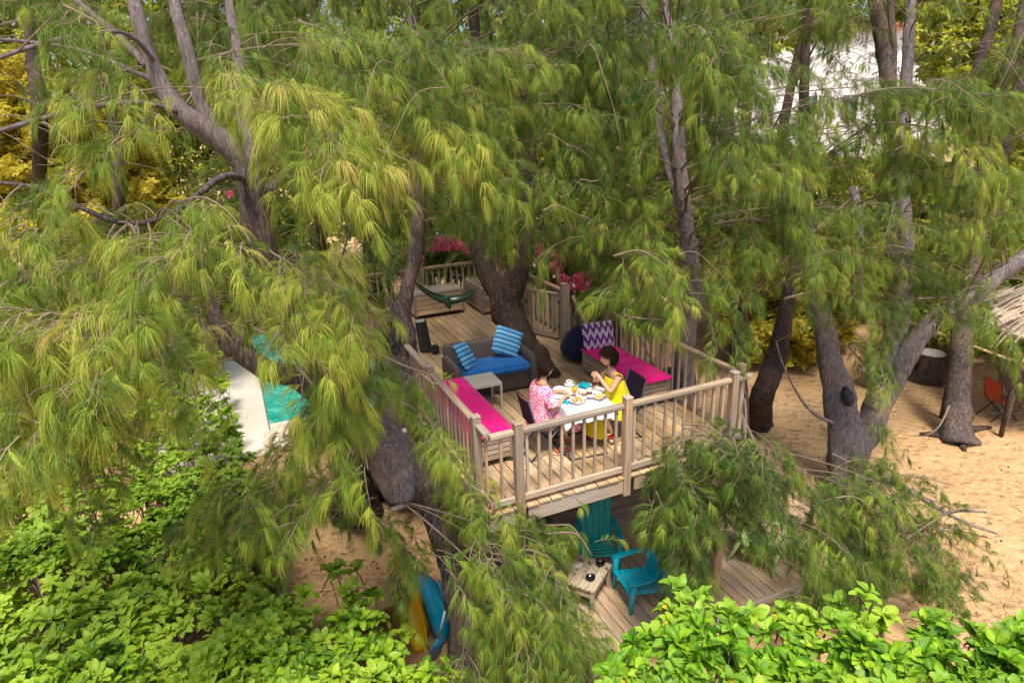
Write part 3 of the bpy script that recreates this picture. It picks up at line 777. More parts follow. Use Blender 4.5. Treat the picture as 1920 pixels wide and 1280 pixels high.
# open views between the branches: (outline in the photograph, how far the opening reaches)
DECK_OPEN = [(788, 596), (763, 600), (763, 545), (840, 520), (900, 545), (915, 512), (965, 505), (985, 560), (1000, 605), (1040, 600), (1062, 560), (1075, 640), (1100, 618), (1150, 606), (1172, 640), (1210, 668), (1245, 712), (1300, 738), (1370, 706), (1390, 715), (1385, 738), (1310, 765), (1255, 800), (1225, 840), (1200, 880), (1172, 930), (1130, 952), (1085, 930), (1045, 940), (985, 975), (955, 955), (915, 900), (885, 860), (840, 790), (800, 745), (808, 720), (842, 690), (838, 660), (805, 672), (790, 660)]
OPEN = [
 (DECK_OPEN, 15.5),
 ([(1035, 535), (1058, 530), (1064, 640), (1050, 640), (990, 612), (1000, 560)], 12.),
 ([(1095, 1040), (1110, 1000), (1120, 935), (1160, 935), (1180, 1000), (1215, 1040), (1235, 1090), (1230, 1130), (1255, 1190), (1185, 1215), (1125, 1180), (1110, 1150), (1080, 1115), (1075, 1070)], 9.6),
 ([(1440, 750), (1480, 700), (1540, 680), (1562, 760), (1552, 815), (1470, 830), (1430, 800)], 15),
 ([(1690, 850), (1715, 700), (1760, 690), (1860, 690), (1850, 790), (1930, 840), (1960, 1250), (1830, 1130), (1890, 1060), (1850, 960), (1760, 880)], 14),
 ([(1855, 560), (2000, 540), (2000, 620), (1905, 640)], 12),
 ([(425, 700), (470, 690), (480, 735), (510, 720), (535, 760), (545, 790), (510, 850), (500, 900), (480, 930), (440, 830), (415, 800)], 14),
 ([(560, 1000), (640, 1000), (700, 1050), (730, 1130), (640, 1200), (590, 1080)], 9),
 ([(792, 1075), (830, 1070), (862, 1120), (866, 1215), (830, 1250), (785, 1240), (790, 1180)], 8.6),
 ([(815, 445), (872, 448), (870, 475), (815, 475)], 15), ([(775, 475), (797, 475), (797, 502), (775, 502)], 15), ([(1005, 455), (1025, 455), (1028, 490), (1008, 492)], 13.2),
 ([(1030, 492), (1060, 495), (1075, 515), (1108, 520), (1108, 550), (1065, 548), (1035, 515)], 13.1),
 ([(1375, 1008), (1405, 1008), (1405, 1040), (1380, 1042)], 9.6), ([(1430, 1002), (1450, 998), (1475, 1020), (1450, 1035)], 9.6), ([(1375, 1060), (1420, 1075), (1500, 1065), (1520, 1085), (1400, 1130), (1370, 1130)], 9.5), ([(1460, 925), (1500, 935), (1530, 975), (1500, 985)], 10.5),
 ([(1360, 960), (1382, 960), (1376, 1150), (1345, 1150)], 9.),
 # trunks left in view
 ([(330, 215), (355, 205), (420, 235), (500, 300), (515, 400), (512, 520), (470, 480), (450, 330), (360, 265)], 7.2),
 ([(235, 0), (285, 0), (335, 165), (320, 200), (285, 150)], 7.2), ([(312, 0), (345, 0), (388, 190), (362, 200)], 7.2),
 ([(765, 395), (800, 395), (800, 500), (775, 590), (755, 590), (752, 500)], 10),
 ([(690, 600), (770, 590), (786, 690), (725, 700)], 10), ([(660, 780), (735, 785), (785, 880), (770, 955), (725, 950), (690, 860)], 7.6),
 ([(395, 580), (440, 640), (540, 680), (610, 740), (590, 750), (500, 710), (410, 660), (385, 600)], 7),
 ([(900, 505), (985, 480), (990, 620), (1015, 700), (960, 650), (925, 560)], 11),
 ([(1270, 640), (1310, 480), (1318, 590), (1285, 760), (1255, 750)], 10), ([(1255, 150), (1278, 150), (1290, 370), (1265, 370)], 10),
 ([(1410, 790), (1455, 620), (1478, 540), (1492, 600), (1450, 740), (1430, 800)], 13),
 ([(1535, 600), (1580, 640), (1600, 740), (1590, 790), (1560, 780)], 11.5), ([(1675, 720), (1690, 640), (1760, 600), (1745, 640), (1690, 720)], 11.5),
 ([(1750, 830), (1780, 700), (1790, 610), (1815, 640), (1820, 830)], 13.5),
 ([(1635, 0), (1655, 0), (1672, 150), (1655, 155)], 13),
]
HARD = 9
OBX = []
for poly, dm in OPEN:
    xs = [p[0] for p in poly]; ys = [p[1] for p in poly]; OBX.append((min(xs), max(xs), min(ys), max(ys)))
def blocked(p):
    x, y, d = proj(p)
    for (poly, dm), b in zip(OPEN, OBX):
        if d < dm and b[0] <= x <= b[1] and b[2] <= y <= b[3] and inpoly(x, y, poly): return True
    return False

class Tree:
    def __init__(s, name, label, group=None):
        s.nodes = []; s.stems = []; s.label = label; s.name = name; s.sprays = {'needle_near': [], 'needle_mid': [], 'needle_far': []}; s.tw = MB(); s.root = None; s.group = group; s.limbs = []
TREES = []
def W(q):
    px, py, d, r = q
    if d is None: p = atz(px, py, GZ-.05); d = (p-CAM).dot(fw)
    else: p = P(px, py, d)
    return (p, r*d/FPX)
def tree(label, stems, mat=None, rough=.13, name='casuarina_tree', root_flare=True, crown=True, group='casuarina trees round the deck', mats=None):
    """stems: lists of (px, py, distance or None for the ground, radius in px); the first is the trunk"""
    t = Tree(name, label, group); mat = mat or BARK
    pts0 = [W(q) for q in stems[0]]; base = pts0[0][0].copy()
    t.root = thing(name, label, 'tree', base, 0, group)
    for i, st in enumerate(stems):
        pts = [W(q) for q in st]; sm = catmull(pts, 5)
        if i == 0 and root_flare and len(sm) > 4:
            for k in range(4): sm[k] = (sm[k][0], sm[k][1]*(1.5-.13*k))
        m = MB(); m.tube([p-base for p, r in sm], [r for p, r in sm], 18 if sm[0][1] > .08 else 10, 0, True, rough)
        m.build('trunk' if i == 0 else 'limb', [mats[i] if mats else mat], t.root, True)
        for p, r in sm: t.nodes.append((p, r))
    TREES.append(t); return t

def hang(t, p, az, scale, kind, tint, droop=None, force=False):
    n = NP[kind]
    k = R.randrange(n) if droop is None else min(n-1, max(0, int(droop*n)))
    L = .5*scale
    tip = p+Vector((cos(az)*L, sin(az)*L, -.12*scale)); low = p+Vector((cos(az)*L*.6, sin(az)*L*.6, -.34*scale))
    if not force and (blocked(p) or blocked(tip) or blocked(low) or blocked((p+low)/2)): return
    if kind != 'needle_near':
        sx, sy, sz = proj(low)
        if VEIL(sx, sy) > R.random(): return
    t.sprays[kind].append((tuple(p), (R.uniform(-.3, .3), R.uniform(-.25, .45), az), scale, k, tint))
def nearest_tree(p, d):
    best = None; bd = 1e9
    for t in TREES:
        for q, r in t.nodes:
            dd = (q-p).length_squared*(1.0 if q.z < p.z+.6 else 1.8)
            if dd < bd: bd = dd; best = (t, q, r)
    return best
def bough(t, a, az, L, kind, tint, arch=.25, dens=1., spread=.22, start=None, sag=.45):
    """a branch from a, out along az, arching over and hung with drooping sprays"""
    d = Vector((cos(az), sin(az), 0)); sd = Vector((-sin(az), cos(az), 0))
    n = 7; wob = R.uniform(-.3, .3)
    pts = [a+d*L*u+sd*wob*L*u*u*.6+Vector((0, 0, L*(arch*u*2-(arch+sag)*u*u))) for u in [i/(n-1) for i in range(n)]]
    mid = pts[n//2]
    if not (blocked(mid) or blocked(pts[-1]) or blocked(pts[1])):
        r = .003+.0035*L; t.tw.tube([p-t.root.location for p in pts], [r*(1-.75*i/(n-1)) for i in range(n)], 4, 0, False)
    step = {'needle_near': .075, 'needle_mid': .09, 'needle_far': .15}[kind]/dens
    m = max(3, int(L*.85/step))
    for i in range(m):
        u = .15+.85*(i+R.random()*.6)/m; f = u*(n-1); k = min(n-2, int(f)); p = pts[k].lerp(pts[k+1], f-k)
        s = 1 if i % 2 else -1; out = R.uniform(0, spread)*L*(1.1-u)
        aa = az+s*R.uniform(.25, 1.25)*(1.15-u)+wob*u
        q = p+Vector((cos(aa), sin(aa), -.25))*out
        hang(t, q, aa, R.uniform(.75, 1.12)*(1.05-.2*u), kind, min(1, max(0, tint+R.uniform(-.24, .24))), None)
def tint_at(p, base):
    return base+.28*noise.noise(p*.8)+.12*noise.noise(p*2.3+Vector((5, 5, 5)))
def connect(t, q, r, p):
    """a thin limb from the trunk to the foot of a bough"""
    L = (p-q).length
    if L < .55: return
    mid = q.lerp(p, .5)+Vector((R.uniform(-.1, .1)*L, R.uniform(-.1, .1)*L, .10*L))
    pts = [((1-u)**2)*q+2*u*(1-u)*mid+u*u*p for u in [i/7 for i in range(8)]]
    if any(blocked(x) for x in pts[1:]): return
    rr = min(r*.5, .005+.006*L); t.tw.tube([x-t.root.location for x in pts], [rr*(1-.7*i/7) for i in range(8)], 5, 0, False)

# trunks, as they stand
g_front = 'casuarina trees round the deck'; g_back = 'casuarina trees behind the deck'
tA = tree('big forked casuarina with pale smooth upper stems, between the deck and the pool',
 [[(668, 960, None, 34), (640, 800, 8.6, 26), (572, 640, 8., 25), (512, 530, 7.5, 25), (485, 430, 7.2, 27), (470, 345, 7., 25), (452, 300, 6.9, 24), (400, 252, 6.7, 21), (345, 215, 6.5, 19), (305, 165, 6.4, 16), (280, 105, 6.3, 14), (262, 45, 6.2, 14), (248, -40, 6.2, 13), (235, -300, 6.2, 10)],
  [(430, 280, 6.9, 18), (395, 232, 6.7, 14), (374, 190, 6.6, 12), (360, 130, 6.5, 13), (342, 60, 6.4, 12), (325, -20, 6.4, 11), (300, -300, 6.4, 8)],
  [(480, 370, 7.1, 16), (470, 280, 7.3, 14), (452, 170, 7.5, 15), (442, 70, 7.5, 9), (428, -10, 7.5, 8), (410, -300, 7.5, 6)],
  [(500, 360, 7.1, 9), (530, 330, 7.3, 8), (560, 290, 7.6, 6)],
  [(275, 125, 6.3, 8), (225, 70, 6.2, 7), (175, 30, 6.1, 6), (120, -20, 6.1, 5)],
  [(305, 160, 6.4, 6), (240, 130, 6.2, 5), (150, 95, 6.0, 4), (60, 80, 5.8, 4), (-60, 70, 5.6, 3)],
  [(345, 215, 6.5, 6), (280, 195, 6.1, 5), (210, 195, 5.7, 5), (110, 215, 5.3, 5), (0, 245, 5., 4), (-80, 270, 4.8, 3)],
  [(300, 130, 6.4, 5), (240, 65, 5.9, 4), (150, 66, 5.5, 4), (60, 88, 5.2, 4), (0, 108, 5., 4), (-80, 130, 4.8, 3)],
  [(470, 345, 7., 8), (420, 330, 6.4, 6), (330, 395, 6., 6), (240, 420, 5.8, 5), (130, 380, 5.6, 5), (60, 350, 5.5, 4), (-40, 340, 5.4, 4)]], BARKF)
tB = tree('bent casuarina at the front left corner of the deck with a low sawn off limb',
 [[(900, 1262, None, 44), (880, 1150, 8.1, 38), (850, 1030, 8.0, 34), (815, 940, 7.9, 32), (770, 870, 7.8, 34), (720, 815, 7.6, 36), (690, 800, 7.5, 30), (650, 775, 7.4, 24), (600, 740, 7.3, 21), (550, 705, 7.2, 22), (500, 692, 7.1, 20), (445, 655, 7., 20), (412, 615, 7., 18), (395, 570, 7., 12), (380, 510, 7., 9), (350, 440, 6.9, 7)],
  [(700, 800, 7.3, 34), (722, 835, 7.05, 44), (742, 880, 6.95, 40), (748, 915, 6.9, 32), (750, 938, 6.9, 22)],
  [(850, 1030, 8.0, 20), (860, 960, 8.2, 18), (850, 880, 8.6, 14), (842, 820, 9., 10)],
  [(445, 655, 7., 8), (480, 600, 6.8, 7), (500, 545, 6.7, 6)]], BARK, .2, mats=[BARK, BARKW, BARK, BARK])
m = MB(); V, F = lathe_vf([(.001, .0), (.10, .0), (.11, .02), (.10, .05), (.06, .05), (.05, .035), (.001, .03)], 16)
pe = W((748, 945, 7.1, 16))[0]; m.add(V, F, 0, Matrix.Translation(pe-tB.root.location) @ Vector((.1, -.6, -.8)).to_track_quat('Z', 'Y').to_matrix().to_4x4()); m.build('cut_end', [CUT], tB.root, True)
m = MB(); a, b = W((690, 842, 7.15, 1))[0]-tB.root.location, W((762, 805, 7.1, 1))[0]-tB.root.location; m.tube([a, b], .028, 8, 0, True, .1); m.build('dead_branch', [CUT], tB.root, True)
tC = tree('tall slim casuarina with a knotty grey foot pressing against the left railing',
 [[(742, 905, None, 40), (750, 800, 10.2, 36), (752, 700, 10.2, 36), (750, 640, 10.2, 32), (752, 590, 10.2, 20), (762, 545, 10.2, 13), (778, 480, 10.2, 13), (786, 400, 10.1, 14), (784, 320, 10., 13), (778, 200, 10., 11), (775, 120, 10., 10), (772, 40, 10., 9), (772, -60, 10., 9), (770, -400, 10., 7)],
  [(785, 375, 10.1, 9), (765, 350, 10., 8), (735, 322, 10., 7), (700, 305, 9.8, 6), (660, 290, 9.6, 5)],
  [(745, 650, 10.2, 18), (722, 612, 10., 22), (715, 590, 10., 14)]], BARK, .22)
m = MB()
for a_ in range(10):
    an = a_/10*2*pi; pass
mm = [W((730+16*cos(a_/9*pi*1.6), 625+24*sin(a_/9*pi*1.6), 9.85, 1))[0]-tC.root.location for a_ in range(10)]
m.tube(mm, .055, 8, 0, True, .3); m.build('knot', [CHAR], tC.root, True)
tD = tree('thick casuarina growing up through the deck behind the sofa, forking at head height',
 [[(1035, 905, None, 34), (1020, 800, 11.3, 34), (1008, 715, 11.3, 40), (993, 672, 11.4, 34), (975, 635, 11.5, 29), (955, 590, 11.6, 29), (948, 555, 11.6, 31), (968, 515, 11.6, 23), (980, 470, 11.6, 20), (985, 380, 11.7, 19), (988, 300, 11.8, 18), (980, 200, 11.9, 20), (985, 130, 12., 16), (1000, 40, 12., 14), (1005, -60, 12., 12), (1010, -350, 12., 8)],
  [(945, 560, 11.6, 24), (920, 525, 11.6, 20), (905, 490, 11.6, 17), (895, 440, 11.7, 14), (900, 350, 11.8, 12), (905, 200, 12, 12), (890, 60, 12, 10), (880, -200, 12, 8)]], BARKD, .16)
m = MB()
for pts in ([(1003, 690, 11.3, 26), (1022, 698, 11.15, 18), (1050, 705, 11.1, 8)], [(985, 690, 11.4, 22), (975, 705, 11.2, 12)]):
    q = [W(x) for x in pts]; q = [(Vector((p.x, p.y, max(p.z, .02))), r) for p, r in q]; m.tube([p-tD.root.location for p, r in q], [r for p, r in q], 10, 0, True, .15)
m.build('root', [BARKD], tD.root, True)
tE = tree('casuarina with a pale grey trunk standing against the outside of the right railing',
 [[(1290, 960, None, 30), (1285, 850, 10.3, 26), (1284, 745, 10.3, 22), (1282, 680, 10.3, 20), (1290, 620, 10.3, 17), (1300, 560, 10.3, 18), (1296, 490, 10.3, 18), (1285, 400, 10.3, 13), (1274, 300, 10.3, 12), (1268, 200, 10.3, 11), (1262, 130, 10.3, 10), (1252, 40, 10.3, 9), (1245, -60, 10.3, 8), (1240, -400, 10.3, 6)],
  [(1288, 420, 10.3, 9), (1262, 340, 10.5, 9), (1238, 245, 10.7, 9), (1225, 150, 10.8, 9), (1213, 60, 10.9, 8), (1208, -40, 11, 7), (1200, -350, 11, 5)]], BARKW, .18)
m = MB(); q = [W(x) for x in ((1262, 770, 10.2, 26), (1258, 730, 10.2, 25), (1256, 700, 10.2, 22), (1257, 688, 10.2, 19))]; m.tube([p-tE.root.location for p, r in q], [r for p, r in q], 14, 0, True, .2); m.build('burnt_stub', [CHAR], tE.root, True)
tF = tree('charred snag just outside the right end of the front railing',
 [[(1392, 975, None, 17), (1388, 800, 10., 16), (1386, 700, 10., 15), (1386, 640, 10., 16), (1388, 600, 10., 17), (1386, 580, 10., 12)]], BARKD, .25, 'dead_tree')
tG = tree('dark casuarina leaning to the right behind the charred snag',
 [[(1412, 795, None, 24), (1430, 740, 13.3, 21), (1452, 680, 13.3, 19), (1468, 610, 13.3, 15), (1482, 540, 13.3, 13), (1492, 490, 13.3, 11), (1500, 400, 13.3, 10), (1505, 250, 13.3, 9), (1510, 100, 13.4, 8), (1515, -60, 13.4, 7), (1520, -300, 13.4, 6)]], BARKD)
tH = tree('massive many stemmed casuarina on the right with a burnt hollow in its trunk',
 [[(1592, 938, None, 33), (1590, 880, 11.9, 33), (1584, 820, 11.8, 31), (1575, 750, 11.8, 27), (1560, 690, 11.8, 22), (1548, 630, 11.8, 18), (1535, 570, 11.8, 15), (1522, 520, 11.8, 15), (1515, 440, 11.8, 12), (1505, 330, 11.8, 10)],
  [(1595, 860, 11.9, 26), (1625, 810, 11.9, 24), (1650, 745, 11.9, 21), (1670, 680, 11.9, 19), (1683, 610, 12., 18), (1697, 540, 12.1, 16), (1700, 460, 12.2, 13), (1690, 340, 12.3, 12), (1697, 200, 12.4, 11), (1705, 60, 12.5, 10), (1710, -60, 12.5, 9), (1715, -350, 12.5, 6)],
  [(1640, 770, 11.9, 22), (1672, 720, 11.8, 18), (1710, 650, 11.7, 19), (1748, 605, 11.6, 17), (1800, 570, 11.5, 15), (1860, 525, 11.4, 16), (1915, 485, 11.3, 14), (1990, 430, 11.2, 12), (2100, 330, 11., 9)],
  [(1612, 590, 12.5, 12), (1606, 530, 12.5, 11), (1612, 450, 12.5, 9), (1600, 350, 12.5, 8)],
  [(1583, 800, 11.8, 5), (1520, 770, 11.4, 3), (1475, 700, 11.2, 2), (1455, 640, 11., 1.5)],
  [(1620, 890, 11.8, 9), (1680, 905, 11.2, 6), (1740, 940, 10.9, 5), (1800, 975, 10.7, 3), (1870, 1000, 10.5, 2)],
  [(1620, 920, 11.8, 8), (1670, 960, 11., 5), (1700, 1000, 10.6, 4), (1780, 960, 10.3, 3), (1850, 960, 10.2, 2)]], BARKW, .2)
m = MB(); q = [W(x) for x in ((1592, 765, 11.60, 4), (1590, 750, 11.52, 10), (1586, 738, 11.52, 10), (1583, 725, 11.58, 4))]; m.tube([p-tH.root.location for p, r in q], [r for p, r in q], 12, 0, True, .35); m.build('burnt_hollow', [CHAR], tH.root, True)
tI = tree('casuarina with spreading surface roots on the open sand at the right',
 [[(1795, 832, None, 22), (1795, 780, 13.8, 24), (1797, 720, 13.8, 21), (1802, 650, 13.8, 19), (1812, 600, 13.8, 17), (1822, 520, 13.8, 16), (1835, 400, 13.8, 13), (1850, 280, 13.8, 11), (1880, 160, 13.8, 10), (1910, 60, 13.8, 9), (1930, -60, 13.8, 8), (1940, -300, 13.8, 6)]], BARK, .2)
m = MB()
for pts in ([(1790, 815, 13.9, 15), (1762, 815, 13.9, 9), (1725, 812, 14.0, 3)], [(1800, 805, 14, 14), (1830, 802, 14.1, 8), (1856, 808, 14.2, 3)], [(1795, 820, 13.7, 14), (1803, 838, 13.5, 9), (1806, 855, 13.3, 3)]):
    q = [W(x) for x in pts]; q = [(Vector((p.x, p.y, GZ+.02+.12*i_ if i_ == 0 else GZ+.03)), r) for i_, (p, r) in enumerate(q)]; m.tube([p-tI.root.location for p, r in q], [r for p, r in q], 10, 0, True, .2)
m.build('root', [BARKD], tI.root, True)
tK = tree('slender leaning casuarina stem at the upper right in front of the white villa',
 [[(1675, 640, None, 12), (1672, 520, 14, 12), (1672, 300, 14, 12), (1664, 160, 14, 12), (1656, 90, 14, 13), (1643, 20, 14, 12), (1635, -60, 14, 12), (1620, -300, 14, 9)],
  [(1668, 250, 14, 7), (1675, 120, 14, 6), (1670, 0, 14, 6), (1668, -200, 14, 5)]], BARK)
BG = [
 ('thin casuarina at the upper left behind the pale forked one', [(598, 640, None, 10), (600, 400, 12, 9), (598, 200, 12, 8), (592, 100, 12, 7), (590, -60, 12, 7), (590, -300, 12, 5)]),
 ('slim dark casuarina left of centre beyond the deck', [(700, 560, None, 14), (690, 380, 15, 12), (682, 200, 15, 11), (680, 60, 15, 10), (680, -200, 15, 8)]),
 ('dark casuarina trunk beyond the far railing', [(905, 545, None, 14), (905, 350, 16, 13), (900, 180, 16, 12), (890, 60, 16, 10), (885, -200, 16, 8)]),
 ('straight casuarina beyond the bougainvillea', [(1120, 540, None, 14), (1118, 350, 16, 12), (1110, 180, 16, 10), (1105, 0, 16, 9), (1100, -200, 16, 7)]),
 ('thin double casuarina at the top right of centre, left of the white villa', [(1372, 620, None, 10), (1370, 400, 17, 9), (1368, 200, 17, 8), (1366, 60, 17, 8), (1362, -80, 17, 7), (1360, -300, 17, 6)]),
 ('thin casuarina close right of the double stemmed one', [(1400, 620, None, 10), (1396, 350, 17.5, 9), (1402, 150, 17.5, 9), (1410, 40, 17.5, 8), (1418, -80, 17.5, 7), (1420, -300, 17.5, 5)]),
 ('casuarina leaning to the right across the front of the white villa', [(1420, 600, None, 11), (1450, 350, 16, 9), (1490, 130, 16, 8), (1520, 20, 16, 7), (1545, -80, 16, 6), (1580, -300, 16, 5)]),
 ('casuarina at the far upper right with two close stems', [(1760, 620, None, 14), (1790, 350, 17, 12), (1830, 150, 17, 11), (1860, 40, 17, 10), (1885, -80, 17, 9), (1900, -300, 17, 7)]),
 ('casuarina at the upper right edge leaning outward', [(1855, 600, None, 14), (1870, 350, 18, 12), (1905, 180, 18, 11), (1950, 60, 18, 10), (1990, -80, 18, 9), (2050, -300, 18, 6)]),
 ('casuarina at the left edge beyond the sunlit gold shrubs', [(60, 560, None, 14), (75, 300, 13, 12), (60, 100, 13, 11), (50, -60, 13, 9), (40, -300, 13, 7)]),
 ('dark casuarina between the sunlit gold shrubs and the forked trunk', [(230, 600, None, 13), (225, 420, 14, 12), (215, 250, 14, 10), (190, 100, 14, 9), (170, -60, 14, 8), (150, -300, 14, 6)]),
]
for l, st in BG: tree(l, [st], BARKD, group=g_back)

# ---- filled regions: outline, nearest and farthest distance, boughs, needle kind, tint
FILL = [
 # far curtain
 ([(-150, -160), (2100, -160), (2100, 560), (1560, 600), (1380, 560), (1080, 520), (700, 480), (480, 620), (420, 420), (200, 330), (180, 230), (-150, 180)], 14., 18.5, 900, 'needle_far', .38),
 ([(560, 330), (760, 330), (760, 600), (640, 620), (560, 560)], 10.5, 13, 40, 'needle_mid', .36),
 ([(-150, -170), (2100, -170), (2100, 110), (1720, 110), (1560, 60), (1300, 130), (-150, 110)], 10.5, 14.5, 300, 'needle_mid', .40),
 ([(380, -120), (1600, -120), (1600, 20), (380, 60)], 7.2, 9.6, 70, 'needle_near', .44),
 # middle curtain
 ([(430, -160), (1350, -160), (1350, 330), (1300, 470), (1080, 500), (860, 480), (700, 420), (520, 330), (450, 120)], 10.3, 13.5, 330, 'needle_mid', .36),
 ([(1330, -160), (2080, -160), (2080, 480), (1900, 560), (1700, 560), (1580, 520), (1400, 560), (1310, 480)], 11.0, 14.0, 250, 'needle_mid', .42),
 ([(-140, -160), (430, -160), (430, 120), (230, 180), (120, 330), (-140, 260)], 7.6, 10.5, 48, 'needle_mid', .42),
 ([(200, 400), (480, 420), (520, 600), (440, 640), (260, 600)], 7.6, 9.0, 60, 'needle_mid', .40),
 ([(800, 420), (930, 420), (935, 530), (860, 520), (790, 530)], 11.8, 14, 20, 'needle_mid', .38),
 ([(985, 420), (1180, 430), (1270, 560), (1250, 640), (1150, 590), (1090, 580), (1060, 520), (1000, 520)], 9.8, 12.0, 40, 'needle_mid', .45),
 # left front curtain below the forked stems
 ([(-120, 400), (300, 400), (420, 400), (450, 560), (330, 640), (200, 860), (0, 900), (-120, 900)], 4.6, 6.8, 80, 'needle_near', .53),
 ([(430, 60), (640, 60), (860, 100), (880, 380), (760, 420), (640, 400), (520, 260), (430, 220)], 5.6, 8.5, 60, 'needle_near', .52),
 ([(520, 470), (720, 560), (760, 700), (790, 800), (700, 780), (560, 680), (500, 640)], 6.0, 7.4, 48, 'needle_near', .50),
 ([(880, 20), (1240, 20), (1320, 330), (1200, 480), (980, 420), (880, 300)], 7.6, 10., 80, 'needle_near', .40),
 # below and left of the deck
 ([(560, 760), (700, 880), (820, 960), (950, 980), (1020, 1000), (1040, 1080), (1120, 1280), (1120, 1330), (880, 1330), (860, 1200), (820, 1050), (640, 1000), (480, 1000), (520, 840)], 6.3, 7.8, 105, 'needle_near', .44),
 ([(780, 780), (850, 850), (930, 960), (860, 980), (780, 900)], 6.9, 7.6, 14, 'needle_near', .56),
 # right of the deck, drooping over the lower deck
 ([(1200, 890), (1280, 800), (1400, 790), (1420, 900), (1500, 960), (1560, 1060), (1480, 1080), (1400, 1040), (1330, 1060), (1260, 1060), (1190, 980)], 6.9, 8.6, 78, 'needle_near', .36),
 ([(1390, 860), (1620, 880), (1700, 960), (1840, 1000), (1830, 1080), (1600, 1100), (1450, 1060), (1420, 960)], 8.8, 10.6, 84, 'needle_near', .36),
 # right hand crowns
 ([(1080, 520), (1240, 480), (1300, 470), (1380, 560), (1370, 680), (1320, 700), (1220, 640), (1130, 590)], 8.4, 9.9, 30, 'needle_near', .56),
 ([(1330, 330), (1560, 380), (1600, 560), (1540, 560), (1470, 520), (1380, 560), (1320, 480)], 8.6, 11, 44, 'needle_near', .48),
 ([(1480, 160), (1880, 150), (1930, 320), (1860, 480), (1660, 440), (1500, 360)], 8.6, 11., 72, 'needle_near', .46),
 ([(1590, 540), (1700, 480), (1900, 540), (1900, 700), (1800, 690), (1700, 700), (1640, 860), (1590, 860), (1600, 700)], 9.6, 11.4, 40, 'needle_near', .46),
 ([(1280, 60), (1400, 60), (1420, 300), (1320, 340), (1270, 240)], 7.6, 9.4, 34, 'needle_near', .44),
]
def fill():
    for poly, d0, d1, n, kind, tb in FILL:
        xs = [p[0] for p in poly]; ys = [p[1] for p in poly]; k = 0; tries = 0
        while k < n and tries < n*6:
            tries += 1
            x = R.uniform(min(xs), max(xs)); y = R.uniform(min(ys), max(ys))
            if not inpoly(x, y, poly): continue
            d = R.uniform(d0, d1); p = P(x, y, d); k += 1
            if blocked(p): continue
            # villa, sunlit gold shrubs and hot spots of light stay thinly veiled
            if d > 10.3 and VEIL(x, y) > R.random(): continue
            t, q, r = nearest_tree(p, d)
            out = Vector((p.x-q.x, p.y-q.y)); az = math.atan2(out.y, out.x)+R.uniform(-.9, .9) if out.length > .3 else R.uniform(0, 2*pi)
            L = {'needle_near': R.uniform(.45, .95), 'needle_mid': R.uniform(.7, 1.4), 'needle_far': R.uniform(1.1, 2.2)}[kind]
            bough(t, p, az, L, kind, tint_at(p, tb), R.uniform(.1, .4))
            if R.random() < (.42 if kind == 'needle_near' else .10): connect(t, q, r, p)
def VEIL(x, y):
    v = 0
    for cx, cy, rx, ry, s in ((1625, 125, 55, 60, .6), (1515, 205, 60, 34, .6), (1345, 170, 45, 50, .6), (1010, 320, 60, 60, .93), (890, 325, 60, 45, .75), (1640, 240, 90, 30, .75), (110, 330, 150, 110, .97), (215, 330, 80, 80, .9), (20, 150, 60, 110, .85), (330, 410, 60, 40, .5), (1530, 600, 85, 90, .95), (1350, 640, 50, 60, .8), (1560, 320, 90, 60, .6), (1800, 60, 140, 80, .55), (1850, 300, 70, 80, .5), (1700, 430, 90, 60, .5), (820, 520, 60, 40, .6), (1100, 350, 60, 50, .35)):
        q = ((x-cx)/rx)**2+((y-cy)/ry)**2
        if q < 1: v = max(v, s)
    return v
fill()

